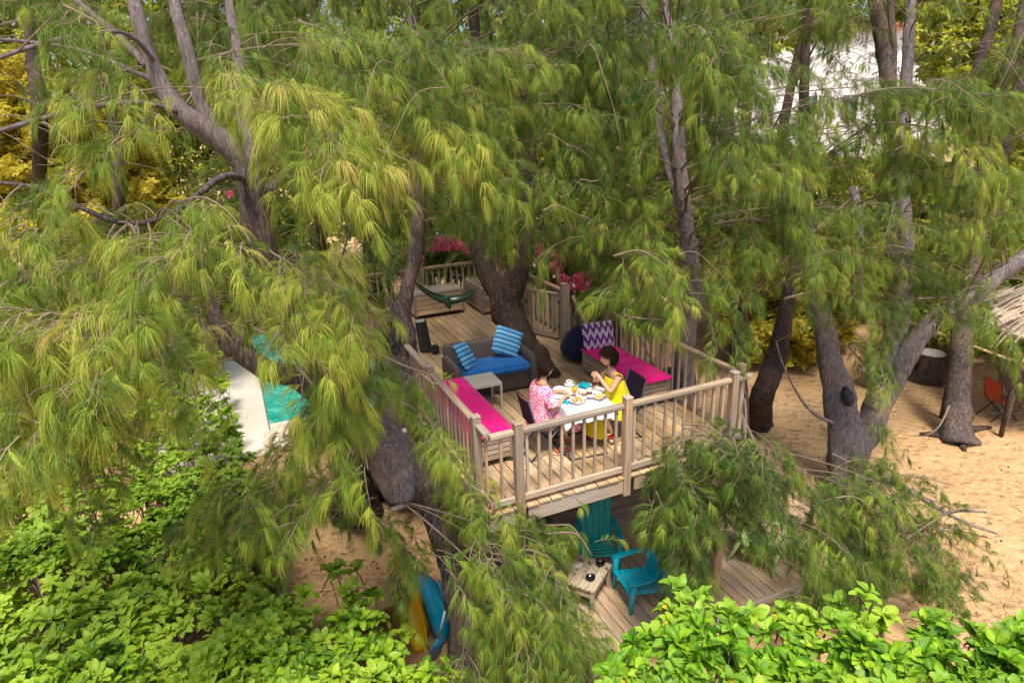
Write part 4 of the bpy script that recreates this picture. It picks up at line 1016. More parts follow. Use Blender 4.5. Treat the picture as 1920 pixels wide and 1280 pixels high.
# ---- single plumes in the foreground, one by one: course in the photograph, distance, spray size, tint
PLUMES = [
 ([(415, 140), (480, 150), (560, 195), (630, 270), (672, 350)], 4.7, 1.15, .70, 34),
 ([(430, 170), (510, 200), (580, 255), (630, 320)], 4.6, 1.1, .74, 26),
 ([(400, 180), (450, 200), (500, 250), (540, 300)], 5.0, 1., .64, 16),
 ([(120, 10), (160, 30), (185, 50), (180, 110)], 4.7, .85, .55, 12),
 ([(240, 130), (205, 145), (195, 170), (180, 200)], 4.6, .85, .60, 12),
 ([(340, 180), (360, 175), (345, 200)], 6., .7, .8, 6),
 ([(300, 215), (240, 255), (160, 320), (100, 400), (50, 450)], 4.4, .9, .62, 24),
 ([(330, 380), (380, 370), (430, 400), (470, 455)], 4.6, .95, .66, 20),
 ([(360, 430), (320, 490), (255, 555), (220, 610), (190, 670), (130, 740), (50, 830)], 4.1, .95, .68, 46),
 ([(220, 600), (160, 590), (100, 585), (50, 570)], 4.0, 1.1, .80, 26),
 ([(190, 680), (110, 690), (30, 740), (-40, 800)], 4.1, 1.05, .74, 26),
 ([(120, 760), (60, 800), (-20, 840)], 4.0, 1.1, .74, 18),
 ([(250, 470), (190, 470), (120, 500), (40, 510)], 4.4, 1., .66, 20),
 ([(50, 430), (0, 470), (-60, 520)], 4.4, 1., .64, 14),
 ([(310, 620), (340, 680), (365, 740), (370, 790)], 4.9, .95, .58, 18),
 ([(505, 470), (555, 500), (600, 520), (650, 545), (690, 590)], 5.2, 1.05, .72, 28),
 ([(470, 530), (520, 560), (550, 610), (560, 660)], 5.0, 1.05, .68, 22),
 ([(600, 570), (640, 575), (690, 600), (710, 640)], 5.3, 1., .76, 20),
 ([(540, 600), (570, 660), (640, 700), (700, 760)], 5.4, 1.1, .62, 24),
 ([(640, 700), (660, 760), (680, 830), (690, 880)], 5.5, 1.1, .64, 24),
 ([(600, 790), (540, 830), (490, 880), (460, 920)], 5.7, 1., .52, 20),
 ([(640, 870), (600, 920), (560, 980)], 5.8, 1.0, .50, 16),
 ([(700, 660), (770, 690), (800, 700), (815, 730)], 6.3, .9, .56, 16),
 ([(790, 700), (820, 720), (850, 700)], 6.6, .7, .62, 8),
 ([(690, 80), (760, 90), (820, 130), (850, 180)], 6.6, 1.1, .52, 22),
 ([(650, 150), (720, 180), (800, 200), (850, 260)], 6.4, 1.15, .62, 28),
 ([(680, 230), (760, 220), (830, 240), (860, 290)], 6.2, 1.1, .68, 26),
 ([(560, 40), (620, 60), (680, 90)], 7., 1.1, .5, 16),
 ([(990, 130), (1060, 90), (1120, 110), (1180, 140)], 7.8, 1.15, .40, 22),
 ([(900, 215), (980, 200), (1070, 195), (1110, 220)], 7.8, 1.15, .44, 26),
 ([(830, 370), (880, 365), (930, 395), (970, 440)], 8.4, 1.1, .46, 24),
 ([(960, 420), (1000, 425), (1022, 455), (1030, 500)], 9.2, 1.1, .54, 18),
 ([(1000, 480), (1012, 510), (1010, 545)], 9.4, .9, .66, 10),
 ([(1150, 480), (1200, 470), (1250, 500), (1290, 540)], 7.8, 1.1, .60, 24),
 ([(1230, 520), (1270, 560), (1285, 600)], 7.6, 1.0, .66, 16),
 ([(1190, 560), (1170, 590), (1240, 600)], 8., .9, .56, 8),
 ([(1270, 60), (1310, 50), (1340, 100), (1350, 160)], 7.4, 1.2, .50, 22),
 ([(1360, 250), (1420, 220), (1480, 215), (1510, 260)], 8.2, 1.15, .56, 22),
 ([(1400, 270), (1450, 280), (1480, 330)], 8., 1.1, .62, 16),
 ([(1600, 180), (1680, 165), (1780, 170), (1860, 180)], 8.6, 1.2, .50, 30),
 ([(1660, 230), (1740, 240), (1800, 280), (1825, 320)], 8.5, 1.1, .66, 24),
 ([(1340, 420), (1420, 410), (1500, 440), (1540, 480)], 8.6, 1.1, .50, 22),
 ([(1470, 560), (1540, 545), (1600, 560), (1640, 590)], 9.2, 1.0, .42, 20),
 ([(1600, 620), (1640, 660), (1660, 720)], 9.6, 1.0, .56, 16),
 ([(1720, 560), (1790, 560), (1860, 590), (1900, 630)], 9.4, 1.0, .52, 20),
 ([(1050, 925), (1075, 930), (1090, 945)], 7., .6, .60, 7),
 ([(1035, 985), (1070, 985), (1090, 1010)], 7.4, .8, .52, 14),
 ([(1000, 1060), (1040, 1085), (1070, 1110)], 7.2, .9, .50, 16),
 ([(735, 1000), (755, 1050), (770, 1120)], 7.6, .9, .46, 18),
 ([(700, 960), (730, 1010), (745, 1080)], 7.6, .9, .40, 14),
 ([(470, 610), (520, 640), (560, 690)], 6.7, .9, .5, 18),
 ([(440, 605), (480, 618), (525, 630)], 6.5, .95, .56, 20),
 ([(590, 700), (600, 760), (590, 820)], 6.4, 1., .46, 18),
 ([(1285, 795), (1330, 800), (1375, 835)], 7.7, .9, .42, 16),
 ([(1220, 545), (1262, 575), (1290, 640)], 8.0, 1., .55, 18),
 ([(1300, 560), (1330, 600), (1345, 660)], 8.6, 1., .42, 16),
 ([(1330, 850), (1400, 870), (1460, 900)], 8., 1., .38, 16),
 ([(560, 690), (590, 730), (585, 790)], 6.2, 1., .46, 18),
 ([(1780, 760), (1760, 800), (1730, 820)], 13., 1., .5, 10),
 ([(1560, 850), (1600, 870), (1650, 900)], 10.6, 1., .42, 16),
 ([(1640, 940), (1720, 930), (1800, 960)], 10.2, .9, .42, 18),
 ([(1700, 980), (1790, 1000), (1860, 1040)], 10., .9, .36, 16),
 ([(1560, 640), (1590, 650), (1625, 690)], 11., 1., .48, 12),
 ([(1250, 870), (1290, 900), (1320, 960)], 7.3, 1., .42, 16),
 ([(900, 1130), (960, 1160), (1000, 1220)], 6.6, 1.1, .5, 20),
 ([(940, 1040), (990, 1030), (1030, 1045)], 6.8, 1.05, .64, 16),
 ([(1030, 1000), (1080, 1000), (1110, 1040)], 7.2, .8, .50, 10),
 ([(860, 900), (900, 920), (940, 960)], 6.9, 1., .62, 14),
 ([(930, 1100), (1000, 1120), (1050, 1170), (1090, 1240)], 6.3, 1.1, .56, 26),
 ([(870, 1020), (930, 1060), (970, 1120)], 6.6, 1.1, .48, 20),
 ([(1240, 840), (1310, 820), (1360, 850)], 7.4, .95, .44, 14),
 ([(1230, 920), (1250, 960), (1290, 990)], 7.2, 1.05, .36, 18),
 ([(1380, 900), (1450, 880), (1500, 920)], 8.2, .95, .38, 14),
 ([(1370, 940), (1410, 975), (1440, 1010)], 8.3, .9, .38, 14),
 ([(1400, 1000), (1440, 1040), (1500, 1060)], 8.5, .9, .34, 14),
 ([(1450, 880), (1480, 920), (1530, 950)], 8.8, .9, .40, 14),
 ([(1540, 940), (1600, 930), (1640, 960)], 8.8, 1.0, .48, 16),
 ([(1620, 900), (1700, 890), (1790, 910)], 9.8, .85, .46, 14),
 ([(1700, 1010), (1780, 960), (1850, 950)], 9.8, .8, .44, 14),
 ([(1740, 1050), (1800, 1080), (1840, 1120)], 9.6, .8, .30, 10),
 ([(1600, 1050), (1700, 1080), (1780, 1120)], 9.4, .9, .26, 18),
]
def plumes():
    for pts, d, sc, tint, n in PLUMES:
        w_ = [P(x, y, d-.12*i) for i, (x, y) in enumerate(pts)]
        t, q, r = nearest_tree(w_[0], d); connect(t, q, r, w_[0])
        sm = [p for p, _ in catmull([(p, 0) for p in w_], 4)]; L = len(sm)
        t.tw.tube([p-t.root.location for p in sm], [.011*(1-.75*i/L)*d/6 for i in range(L)], 6, 0, False)
        N_ = int(n*1.1)
        for i in range(N_):
            u = (i+R.random()*.8)/N_*(L-1); k = min(L-2, int(u)); p = sm[k].lerp(sm[k+1], u-k); tg = sm[k+1]-sm[k]
            az = math.atan2(tg.y, tg.x)+(1 if i % 2 else -1)*R.uniform(.1, 1.2)
            q2 = p+Vector((cos(az), sin(az), -.15))*R.uniform(0, .2)
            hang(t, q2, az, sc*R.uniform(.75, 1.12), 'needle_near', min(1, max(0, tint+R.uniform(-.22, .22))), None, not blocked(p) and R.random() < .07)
plumes()
def wisps():
    """bare hanging twigs and thin dead branches between the crowns"""
    for i in range(260):
        x = R.uniform(-50, 1960); y = R.uniform(-40, 900); d = R.uniform(4.6, 12)
        p = P(x, y, d)
        if blocked(p) or (y > 560 and 700 < x < 1500): continue
        t, q, r = nearest_tree(p, d); L = R.uniform(.3, 1.1); az = R.uniform(0, 2*pi); sg = R.uniform(.2, .9)
        pts = [p+Vector((cos(az)*L*u, sin(az)*L*u, -L*u*u*sg+.03*sin(u*5)+.02*sin(u*11+az))) for u in [k_/9 for k_ in range(10)]]
        if any(blocked(a) for a in pts): continue
        t.tw.tube([a-t.root.location for a in pts], [.0045-.0004*k_ for k_ in range(10)], 4, 0, False)
wisps()
for t in TREES:
    if t.tw.V: t.tw.build('twigs', [TWIG], t.root, kind='stuff')
    for k, pts in t.sprays.items():
        if pts: scatter('crown', k, pts, t.root, kind='stuff')
print('sprays', {k: sum(len(t.sprays[k]) for t in TREES) for k in NP})

# ================================================================== SHRUBS
def shrub(name, label, cat, pts, proto, leafmeshes, leafsize, group, nleaf=300, stems=True):
    """pts: (location, normal tilt, tint). Leaves of the nearest rosettes are objects, the rest one mass"""
    pts = sorted(pts, key=lambda p: (p[0]-CAM).length)
    c = sum((p[0] for p in pts), Vector())/len(pts); base = Vector((c.x, c.y, GZ))
    t = thing(name, label, cat, base, 0, group)
    n1 = nleaf//10; rest = []
    near = [p for p in pts if 0 < proj(p[0])[0] < 1920 and 0 < proj(p[0])[1] < 1270][:n1]; ids = set(id(p) for p in near)
    cnt = 0
    for k, (p, tilt, tint) in enumerate(pts):
        s = leafsize*R.uniform(.8, 1.2); rz = R.uniform(0, 2*pi)
        if id((p, tilt, tint)) in ids or any(q[0] is p for q in near):
            M = Matrix.Translation(p-base) @ Euler((tilt[0], tilt[1], rz)).to_matrix().to_4x4()
            rr = random.Random(k)
            for az, el, L, r1, r2 in rosette_leaves(rr, 10, s):
                if cnt >= nleaf: break
                o = bpy.data.objects.new('leaf', leafmeshes[rr.randrange(5)]); COL.objects.link(o); o.parent = t
                o.matrix_basis = M @ Matrix.Rotation(az, 4, 'Z') @ Matrix.Rotation(-el, 4, 'Y') @ Matrix.Rotation(rr.uniform(-.3, .3), 4, 'X') @ Matrix.Scale(L, 4); cnt += 1
        else: rest.append((tuple(p), (tilt[0], tilt[1], rz), s, R.randrange(4), tint))
    scatter('foliage', proto, rest, t, kind='stuff')
    if stems:
        m = MB()
        for k in range(0, len(pts), 3):
            p = pts[k][0]-base; f = Vector((p.x*.55+R.uniform(-.15, .15), p.y*.55+R.uniform(-.15, .15), .0)); mid = f.lerp(p, .55)+Vector((R.uniform(-.12, .12), R.uniform(-.12, .12), .05))
            m.tube([f, mid, p-Vector((0, 0, .02))], [.014, .010, .006], 5, 0, False)
        m.build('stems', [TWIG], t, kind='stuff')
    return t
LM = leaf_variants(LEAF_O, .3); LMR = leaf_variants(LEAFR_O, 1.)
def surf_pts(poly, zf, n, jit, tb, layers=1, zlow=.95):
    xs = [p[0] for p in poly]; ys = [p[1] for p in poly]; out = []
    while len(out) < n:
        x = R.uniform(min(xs), max(xs)); y = R.uniform(min(ys), max(ys))
        if not inpoly(x, y, poly): continue
        z = zf(x, y); p = atz(x, y, z); 
        q = noise.noise(Vector((p.x*1.1, p.y*1.1, 0)))
        p = p + Vector((0, 0, q*jit)) + Vector((R.uniform(-.05, .05), R.uniform(-.05, .05), -abs(R.gauss(0, .12))*layers))
        if R.random() < .42: p.z -= R.uniform(.1, zlow)
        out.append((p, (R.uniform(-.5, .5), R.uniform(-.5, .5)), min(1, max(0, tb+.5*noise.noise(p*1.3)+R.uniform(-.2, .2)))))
    return out
def zl(x, y):     # canopy height of the left hedge
    return -1.25+.55*min(1, max(0, (y-850)/400))+.1*sin(x*.013)+.12*sin(y*.02+x*.007)
LEFT = [
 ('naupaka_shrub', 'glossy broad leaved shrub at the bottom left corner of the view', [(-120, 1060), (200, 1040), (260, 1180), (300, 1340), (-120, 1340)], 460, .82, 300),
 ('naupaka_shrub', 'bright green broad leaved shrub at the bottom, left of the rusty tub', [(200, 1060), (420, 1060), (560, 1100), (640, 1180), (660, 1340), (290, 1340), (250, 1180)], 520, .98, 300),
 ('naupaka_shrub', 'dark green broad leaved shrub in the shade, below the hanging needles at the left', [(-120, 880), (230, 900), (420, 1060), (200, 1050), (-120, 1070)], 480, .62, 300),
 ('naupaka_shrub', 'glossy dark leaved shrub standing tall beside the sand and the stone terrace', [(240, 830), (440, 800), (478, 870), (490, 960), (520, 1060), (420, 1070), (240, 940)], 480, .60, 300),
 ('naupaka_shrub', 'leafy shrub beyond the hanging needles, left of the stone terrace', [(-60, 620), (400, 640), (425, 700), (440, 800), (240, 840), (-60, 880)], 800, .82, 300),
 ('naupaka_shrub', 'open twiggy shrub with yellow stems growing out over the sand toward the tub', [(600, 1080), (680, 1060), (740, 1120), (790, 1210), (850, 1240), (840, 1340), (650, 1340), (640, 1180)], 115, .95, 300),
]
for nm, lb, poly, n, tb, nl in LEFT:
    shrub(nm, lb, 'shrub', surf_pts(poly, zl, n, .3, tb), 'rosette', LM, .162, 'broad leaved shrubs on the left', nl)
def zr(x, y): return .10+.12*sin(x*.02)-.15*max(0, (1180-y)/120)
RIGHT = [
 ('sunlit_shrub', 'bright lime green shrub at the bottom centre in front of the low deck', [(1150, 1215), (1200, 1200), (1260, 1090), (1360, 1090), (1390, 1180), (1450, 1240), (1450, 1340), (1120, 1340)], 150, .66, 300),
 ('sunlit_shrub', 'bright lime green shrub with the highest tip, at the bottom right of centre', [(1390, 1150), (1480, 1125), (1560, 1150), (1580, 1090), (1625, 1090), (1660, 1160), (1700, 1200), (1700, 1340), (1450, 1340), (1430, 1240)], 155, .60, 300),
 ('sunlit_shrub', 'bright lime green shrub filling the bottom right corner of the view', [(1690, 1190), (1760, 1145), (1850, 1180), (1900, 1160), (2040, 1200), (2040, 1340), (1690, 1340)], 160, .56, 300),
]
for nm, lb, poly, n, tb, nl in RIGHT:
    shrub(nm, lb, 'shrub', surf_pts(poly, zr, n, .12, tb, .8, .6), 'rosette_bright', LMR, .160, 'lime green shrubs at the lower right', nl)
# green and gold shrubbery far behind; the gold is sunlight put into leaf colour
def far_mass(name, label, poly, d0, d1, n, proto, size, tb, group, trunk=True):
    pts = []
    xs = [p[0] for p in poly]; ys = [p[1] for p in poly]
    while len(pts) < n:
        x = R.uniform(min(xs), max(xs)); y = R.uniform(min(ys), max(ys))
        if not inpoly(x, y, poly): continue
        p = P(x, y, R.uniform(d0, d1)+1.2*noise.noise(Vector((x*.02, y*.02, 0))))
        pts.append((tuple(p), (R.uniform(-1, .2), R.uniform(-.6, .6), R.uniform(0, 6.28)), size*R.uniform(.7, 1.3), R.randrange(3), min(1, max(0, tb+.45*noise.noise(p*1.1)+R.uniform(-.25, .25)))))
    c = P((min(xs)+max(xs))/2, (min(ys)+max(ys))/2, (d0+d1)/2); t = thing(name, label, 'shrub', (c.x, c.y, GZ), 0, group)
    scatter('foliage', proto, pts, t, kind='stuff')
    m = MB()
    for k in range(12):
        q = Vector(pts[k*(n//14)][0])-t.location; f = Vector((q.x*.4, q.y*.4, 0)); m.tube([f, f.lerp(q, .6)+Vector((.1, .1, 0)), q], [.06, .045, .02], 6, 0, False)
    m.build('stems', [BARKD], t, kind='stuff'); return t
gg = 'sunlit shrubs and small trees behind the casuarinas'
far_mass('golden_shrub', 'shrub at the left edge, sunlight painted gold into its leaves', [(-120, 120), (60, 100), (70, 330), (60, 480), (-120, 500)], 15, 18, 4200, 'rosette_gold', .17, .6, gg)
far_mass('golden_shrub', 'shrub behind the bare branches on the left, sunlight painted gold into its leaves', [(50, 190), (240, 200), (300, 330), (390, 440), (330, 520), (80, 470)], 15, 18, 6000, 'rosette_gold', .17, .55, gg)
far_mass('green_tree', 'yellow green tree filling the top left corner behind the bare branches', [(-150, -160), (600, -160), (600, 120), (240, 220), (-150, 200)], 21, 25, 4500, 'rosette_back', .28, .6, gg)
far_mass('green_shrub', 'yellow green shrub behind the forked trunk', [(230, 60), (620, 60), (700, 420), (500, 560), (300, 330)], 19, 22, 3200, 'rosette_back', .24, .34, gg)
far_mass('green_shrub', 'green shrub beyond the far railing left of the forked deck tree', [(600, 180), (960, 180), (960, 500), (700, 520)], 19, 22, 3200, 'rosette_back', .24, .42, gg)
far_mass('green_shrub', 'yellow green shrub beyond the bougainvillea', [(960, 230), (1320, 230), (1320, 520), (960, 500)], 19, 22, 3200, 'rosette_back', .24, .42, gg)
far_mass('golden_shrub', 'shrub behind the charred snag, sunlight painted gold into its leaves', [(1330, 420), (1600, 420), (1600, 640), (1500, 690), (1400, 680), (1340, 600)], 17, 20, 5200, 'rosette_gold', .18, .45, gg)
far_mass('green_shrub', 'yellow green shrub below the white villa', [(1300, 280), (1900, 320), (1960, 480), (1850, 540), (1650, 580), (1320, 460)], 20, 24, 4500, 'rosette_back', .26, .62, gg)
far_mass('green_tree', 'leafy tree behind the thatched parasol', [(1790, 420), (2100, 420), (2100, 640), (1830, 660), (1740, 640), (1700, 560)], 17, 20, 3000, 'rosette_back', .22, .36, gg)
far_mass('golden_shrub', 'tree at the top right beyond the villa, pale gold sunlight painted into its leaves', [(1650, -140), (2100, -140), (2100, 330), (1850, 330), (1720, 130)], 21, 25, 5000, 'rosette_back', .28, .75, gg)
far_mass('green_tree', 'tall yellow green tree at the top behind the curtain of needles', [(560, -160), (1760, -160), (1760, 30), (1570, 60), (1320, 160), (1300, 260), (700, 200)], 22, 26, 5500, 'rosette_back', .28, .45, gg)
# bougainvillea
def boug():
    spots = [(835, 458, 26, 12, 15.5), (858, 462, 18, 9, 15.5), (785, 487, 9, 10, 15.2), (708, 500, 5, 5, 15), (1015, 470, 9, 16, 13.6), (1042, 502, 14, 10, 13.6), (1052, 522, 10, 8, 13.6), (1078, 530, 14, 14, 13.4), (1095, 537, 10, 9, 13.4), (430, 365, 5, 5, 14), (1060, 480, 24, 14, 13.8), (1100, 520, 20, 10, 13.6), (1030, 455, 6, 6, 13.8), (1062, 462, 7, 5, 13.8), (1048, 540, 6, 8, 13.5), (1112, 500, 8, 6, 13.7), (810, 470, 8, 5, 15.5), (880, 475, 8, 6, 15.6), (760, 470, 6, 6, 15.4)]
    c = P(1060, 500, 13.6); t = thing('bougainvillea', 'bougainvillea with clusters of hot pink blossom beyond the gate', 'flowering shrub', (c.x, c.y, GZ))
    c2 = P(830, 470, 15.5); t2 = thing('bougainvillea', 'bougainvillea with pink blossom beyond the far railing', 'flowering shrub', (c2.x, c2.y, GZ))
    A = []; B = []
    for x, y, rx, ry, d in spots:
        for i in range(int(rx*ry*.9)):
            a = R.uniform(0, 6.28); r = R.random()**.5; p = P(x+cos(a)*r*rx, y+sin(a)*r*ry, d+R.uniform(-.3, .3))
            (A if x > 950 else B).append((tuple(p), (R.uniform(-1.5, 1.5), R.uniform(-1, 1), R.uniform(0, 6)), R.uniform(.035, .07), R.randrange(3), R.random()))
    for t_, pts, cc in ((t, A, (1060, 500, 14.)), (t2, B, (820, 480, 15.9))):
        scatter('blossoms', 'blossom', pts, t_, kind='stuff')
        lp = [(tuple(P(cc[0]+R.gauss(0, 40), cc[1]+R.gauss(0, 26), cc[2]+R.uniform(0, .8))), (R.uniform(-1, 1), R.uniform(-.5, .5), R.uniform(0, 6)), R.uniform(.07, .14), R.randrange(4), R.uniform(0, .3)) for i in range(700)]
        scatter('foliage', 'rosette', lp, t_, kind='stuff')
        m = MB()
        for i in range(14):
            q = Vector(lp[i*9][0])-t_.location; m.tube([(0, 0, 0), q*.5+Vector((.1, 0, .3)), q], [.03, .02, .01], 5, 0, False)
        m.build('stems', [TWIG], t_, kind='stuff')
boug()

# ------------------------------------------------------------------ villa in the distance
def villa():
    A = P(1310, 300, 36); B = P(1760, 300, 38); d = Vector((B.x-A.x, B.y-A.y, 0)); L = d.length; az = math.atan2(d.y, d.x)
    t = thing('white_villa', 'large white villa behind the trees at the upper right', 'house', (A.x, A.y, GZ), az)
    WHT = simple('white_render', (.82, .81, .84), .8, .2, .03, 3, .05); GL = simple('window_glass', (.12, .15, .18), .1, .6, .3, 2, 0); RO = simple('terracotta_tiles', (.45, .16, .08), .8, .2, .25, 12, .5)
    h = P(1600, 60, 37).z-GZ
    piece('wall', (L, 6, h), (L/2, 3, h/2), WHT, t, bev=.02)
    for fl in range(2):
        for i in range(6):
            x = 1.2+i*(L-2.4)/5; z = 2.2+fl*4.5
            w_ = piece('window', (1.1, .08, 1.5), (x, -.02, z), WHT, t, bev=.01); piece('pane', (.46, .03, 1.3), (-.25, -.05, 0), GL, w_, bev=0); piece('pane', (.46, .03, 1.3), (.25, -.05, 0), GL, w_, bev=0)
    r = piece('roof', (L+.8, 7., .25), (L/2, 3, h+.1), RO, t, bev=.03)
    q = P(1700, 350, 24); t2 = thing('garden_pavilion', 'small white pavilion with a terracotta tiled roof beyond the right hand trees', 'house', (q.x, q.y, GZ), az)
    hz = q.z-GZ; piece('wall', (3., 2.4, hz), (0, 0, hz/2), WHT, t2, bev=.01)
    for i in range(10): piece('roof_tile', (.32, 2.9, .06), (-1.5+i*.33, 0, hz+.08), RO, t2, bev=.02)
villa()

# string lights
def lights():
    BU = simple('frosted_bulb', (.8, .78, .7), .3, .5, .03, 5, 0)
    A = P(905, 415, 11.3); B = P(1290, 540, 10.3)
    t = thing('string_lights', 'string of round white bulbs hung between the deck tree and the right hand trunk', 'string lights', A)
    pts = [A.lerp(B, i/30)+Vector((0, 0, -.55*4*(i/30)*(1-i/30)))-A for i in range(31)]
    m = MB(); m.tube(pts, .006, 5); m.build('cable', [CHAR], t)
    V, F = lathe_vf([(.001, -.036), (.018, -.028), (.025, -.008), (.02, .012), (.01, .022), (.01, .04), (.001, .042)], 12); me = mesh('bulb', V, F, [BU], smooth=True)
    for i in range(2, 30, 3): link('bulb', me, t, pts[i]-Vector((0, 0, .05)))
lights()

# ------------------------------------------------------------------ dining set
LINEN = simple('white_linen', (.64, .66, .74), .85, .2, .03, 40, .1)
TZ = .745
TROT = radians(-7)
TC = Vector((1.32, .97, 0))
def build_table():
    t = thing('dining_table', 'square folding dining table under a white cloth by the front railing', 'table', TC, TROT)
    W_, D_ = .64, .78
    piece('tabletop', (W_, D_, .025), (0, 0, TZ-.03), PLW, t)
    FR = simple('dark_blue_tube', (.03, .045, .08), .4, .5, .1, 10, 0)
    for sx in (-1, 1):
        m = MB(); m.tube([(sx*.26, -.34, 0), (sx*.26, .34, TZ-.05)], .012, 8); m.build('leg', [FR], t, True)
        m = MB(); m.tube([(sx*.235, .34, 0), (sx*.235, -.34, TZ-.05)], .012, 8); m.build('leg', [FR], t, True)
    for y in (-.34, .34):
        m = MB(); m.tube([(-.26, y, .012), (.26, y, .012)], .012, 8); m.build('foot_bar', [FR], t, True)
    # cloth
    V = []; F = []; n = 40; rings = []
    def per(u, w, d):
        q = u*4; s = int(q) % 4; f = q-int(q)
        return [(-w+2*w*f, -d), (w, -d+2*d*f), (w-2*w*f, d), (-w, d-2*d*f)][s]
    N = 96; lv = [(0, 0), (.0, .5), (.0, 1), (.02, 1.01), (.06, 1.03), (.11, 1.05), (.165, 1.07)]
    V.append((0, 0, .003)); 
    for k, (dz, sc) in enumerate(lv[1:]):
        for i in range(N):
            x, y = per(i/N, (W_/2+.004)*min(sc, 1), (D_/2+.004)*min(sc, 1))
            if dz > 0:
                q = i/N*4; f = q-int(q); cor = math.exp(-((min(f, 1-f))/.06)**2)
                wv = .018*sin(i*.75)*dz/.22+.012*sin(i*1.9+1)*dz/.22
                nx, ny = [(0, -1), (1, 0), (0, 1), (-1, 0)][int(q) % 4]
                if cor > .1:
                    l = math.hypot(x, y); nx, ny = nx*(1-cor)+x/l*cor, ny*(1-cor)+y/l*cor
                off = (sc-1)*.35+wv+.05*cor*dz/.22
                x += nx*off; y += ny*off
                zz = -dz*(1+.35*cor)
            else: zz = .003+(.0015*noise.noise(Vector((x*9, y*9, 0))))
            V.append((x, y, zz))
    for i in range(N): F.append((0, 1+i, 1+(i+1) % N))
    for k in range(len(lv)-2):
        for i in range(N):
            a = 1+k*N; F.append((a+i, a+N+i, a+N+(i+1) % N, a+(i+1) % N))
    tag(link('tablecloth', mesh('tablecloth', V, F, [LINEN], smooth=True), None, (TC.x, TC.y, TZ-.015), (0, 0, TROT)), 'white linen cloth hanging over the edges of the dining table', 'tablecloth')
build_table()
TOP = TZ-.008
CER = simple('white_glazed_china', (.85, .85, .84), .2, .5, .02, 5, 0)
def T(px, py, z=TOP+.01): v = atz(px, py, z); return Vector((v.x, v.y, TOP))
def plate(label, px, py, r, mat=CER):
    V, F = lathe_vf([(.001, .004), (r*.6, .004), (r*.68, .008), (r*.97, .018), (r, .02), (r*.99, .014), (r*.6, .0), (.001, .0)], 28)
    return tag(link('plate', mesh('plate', V, F, [mat], smooth=True), None, T(px, py)), label, 'plate')
plate('round white plate in front of the woman in pink', 1052, 742, .105)
plate('white plate behind the coffee cup, at the far corner of the cloth', 1049, 729, .085)
plate('white plate holding a slice of dark red berry cake', 1117, 732, .12)
def cake():
    o = thing('berry_cake', 'wedge of dark red berry cake on a white plate', 'cake', T(1110, 727)+Vector((0, 0, .008)), .4)
    RED = simple('berry_glaze', (.16, .012, .012), .3, .5, .5, 60, .4); CR = simple('cake_crumb', (.42, .25, .14), .9, .2, .2, 60, .4)
    V = [(0, 0, 0), (.10, -.035, 0), (.10, .035, 0), (0, 0, .03), (.10, -.035, .03), (.10, .035, .03)]
    F = [(0, 2, 1), (3, 4, 5), (0, 1, 4, 3), (1, 2, 5, 4), (2, 0, 3, 5)]
    link('sponge', mesh('sponge', V, F, [CR]), o)
    V2 = [(x*.98+.001, y*.96, z+.03) for x, y, z in V]; V2 = [(x, y, .03+(z-.03)*.45) for x, y, z in V2]
    link('topping', mesh('topping', V2, F, [RED]), o)
    for i in range(5):
        bm = bmesh.new(); bmesh.ops.create_icosphere(bm, subdivisions=2, radius=.011); me = bpy.data.meshes.new('berry'); bm.to_mesh(me); bm.free(); me.materials.append(RED)
        link('berry', me, o, (.03+i*.016, R.uniform(-.015, .015), .05))
cake()
def cup():
    p = T(1067, 720)
    t = thing('coffee_cup', 'white cup of milky coffee on its saucer', 'cup', p)
    V, F = lathe_vf([(.001, 0), (.05, .002), (.07, .010), (.071, .012), (.05, .006), (.001, .005)], 24); link('saucer', mesh('saucer', V, F, [CER], smooth=True), t)
    V, F = lathe_vf([(.02, .008), (.028, .012), (.04, .03), (.045, .062), (.043, .062), (.037, .03), (.02, .014)], 24, False); link('cup_wall', mesh('cup_wall', V, F, [CER], smooth=True), t)
    V, F = lathe_vf([(.001, .052), (.041, .052)], 24, False); link('coffee', mesh('coffee', V, F, [simple('milky_coffee', (.34, .2, .1), .2, .5, .1, 9, 0)]), t)
    m = MB(); m.tube([(.044, 0, .052), (.066, 0, .05), (.066, 0, .026), (.040, 0, .024)], .004, 6); m.build('handle', [CER], t, True)
cup()
def glassmat(name, c):
    t = NT(name); t.base(c, .03, .5); t.b.inputs['Transmission Weight'].default_value = .9; t.b.inputs['IOR'].default_value = 1.2; return t.m
GLASS = glassmat('clear_glass', (.95, .97, .97))
def juice():
    t = thing('juice_glass', 'stemmed glass of orange juice with a green straw', 'glass', T(1077, 742))
    OR = simple('orange_juice', (.90, .36, .01), .25, .4, .05, 20, 0)
    V, F = lathe_vf([(.001, .05), (.02, .055), (.036, .08), (.041, .11), (.038, .13), (.001, .131)], 20); link('juice', mesh('juice', V, F, [OR], smooth=True), t)
    V, F = lathe_vf([(.03, 0), (.031, .003), (.005, .008), (.004, .045), (.018, .052), (.001, .053)], 20); link('bowl', mesh('bowl', V, F, [GLASS], smooth=True), t)
    m = MB(); m.tube([(0, 0, .10), (.012, .01, .19), (.03, .012, .20)], .004, 6); m.build('straw', [simple('lime_straw', (.35, .62, .05), .4, .4, .05, 5, 0)], t, True)
juice()
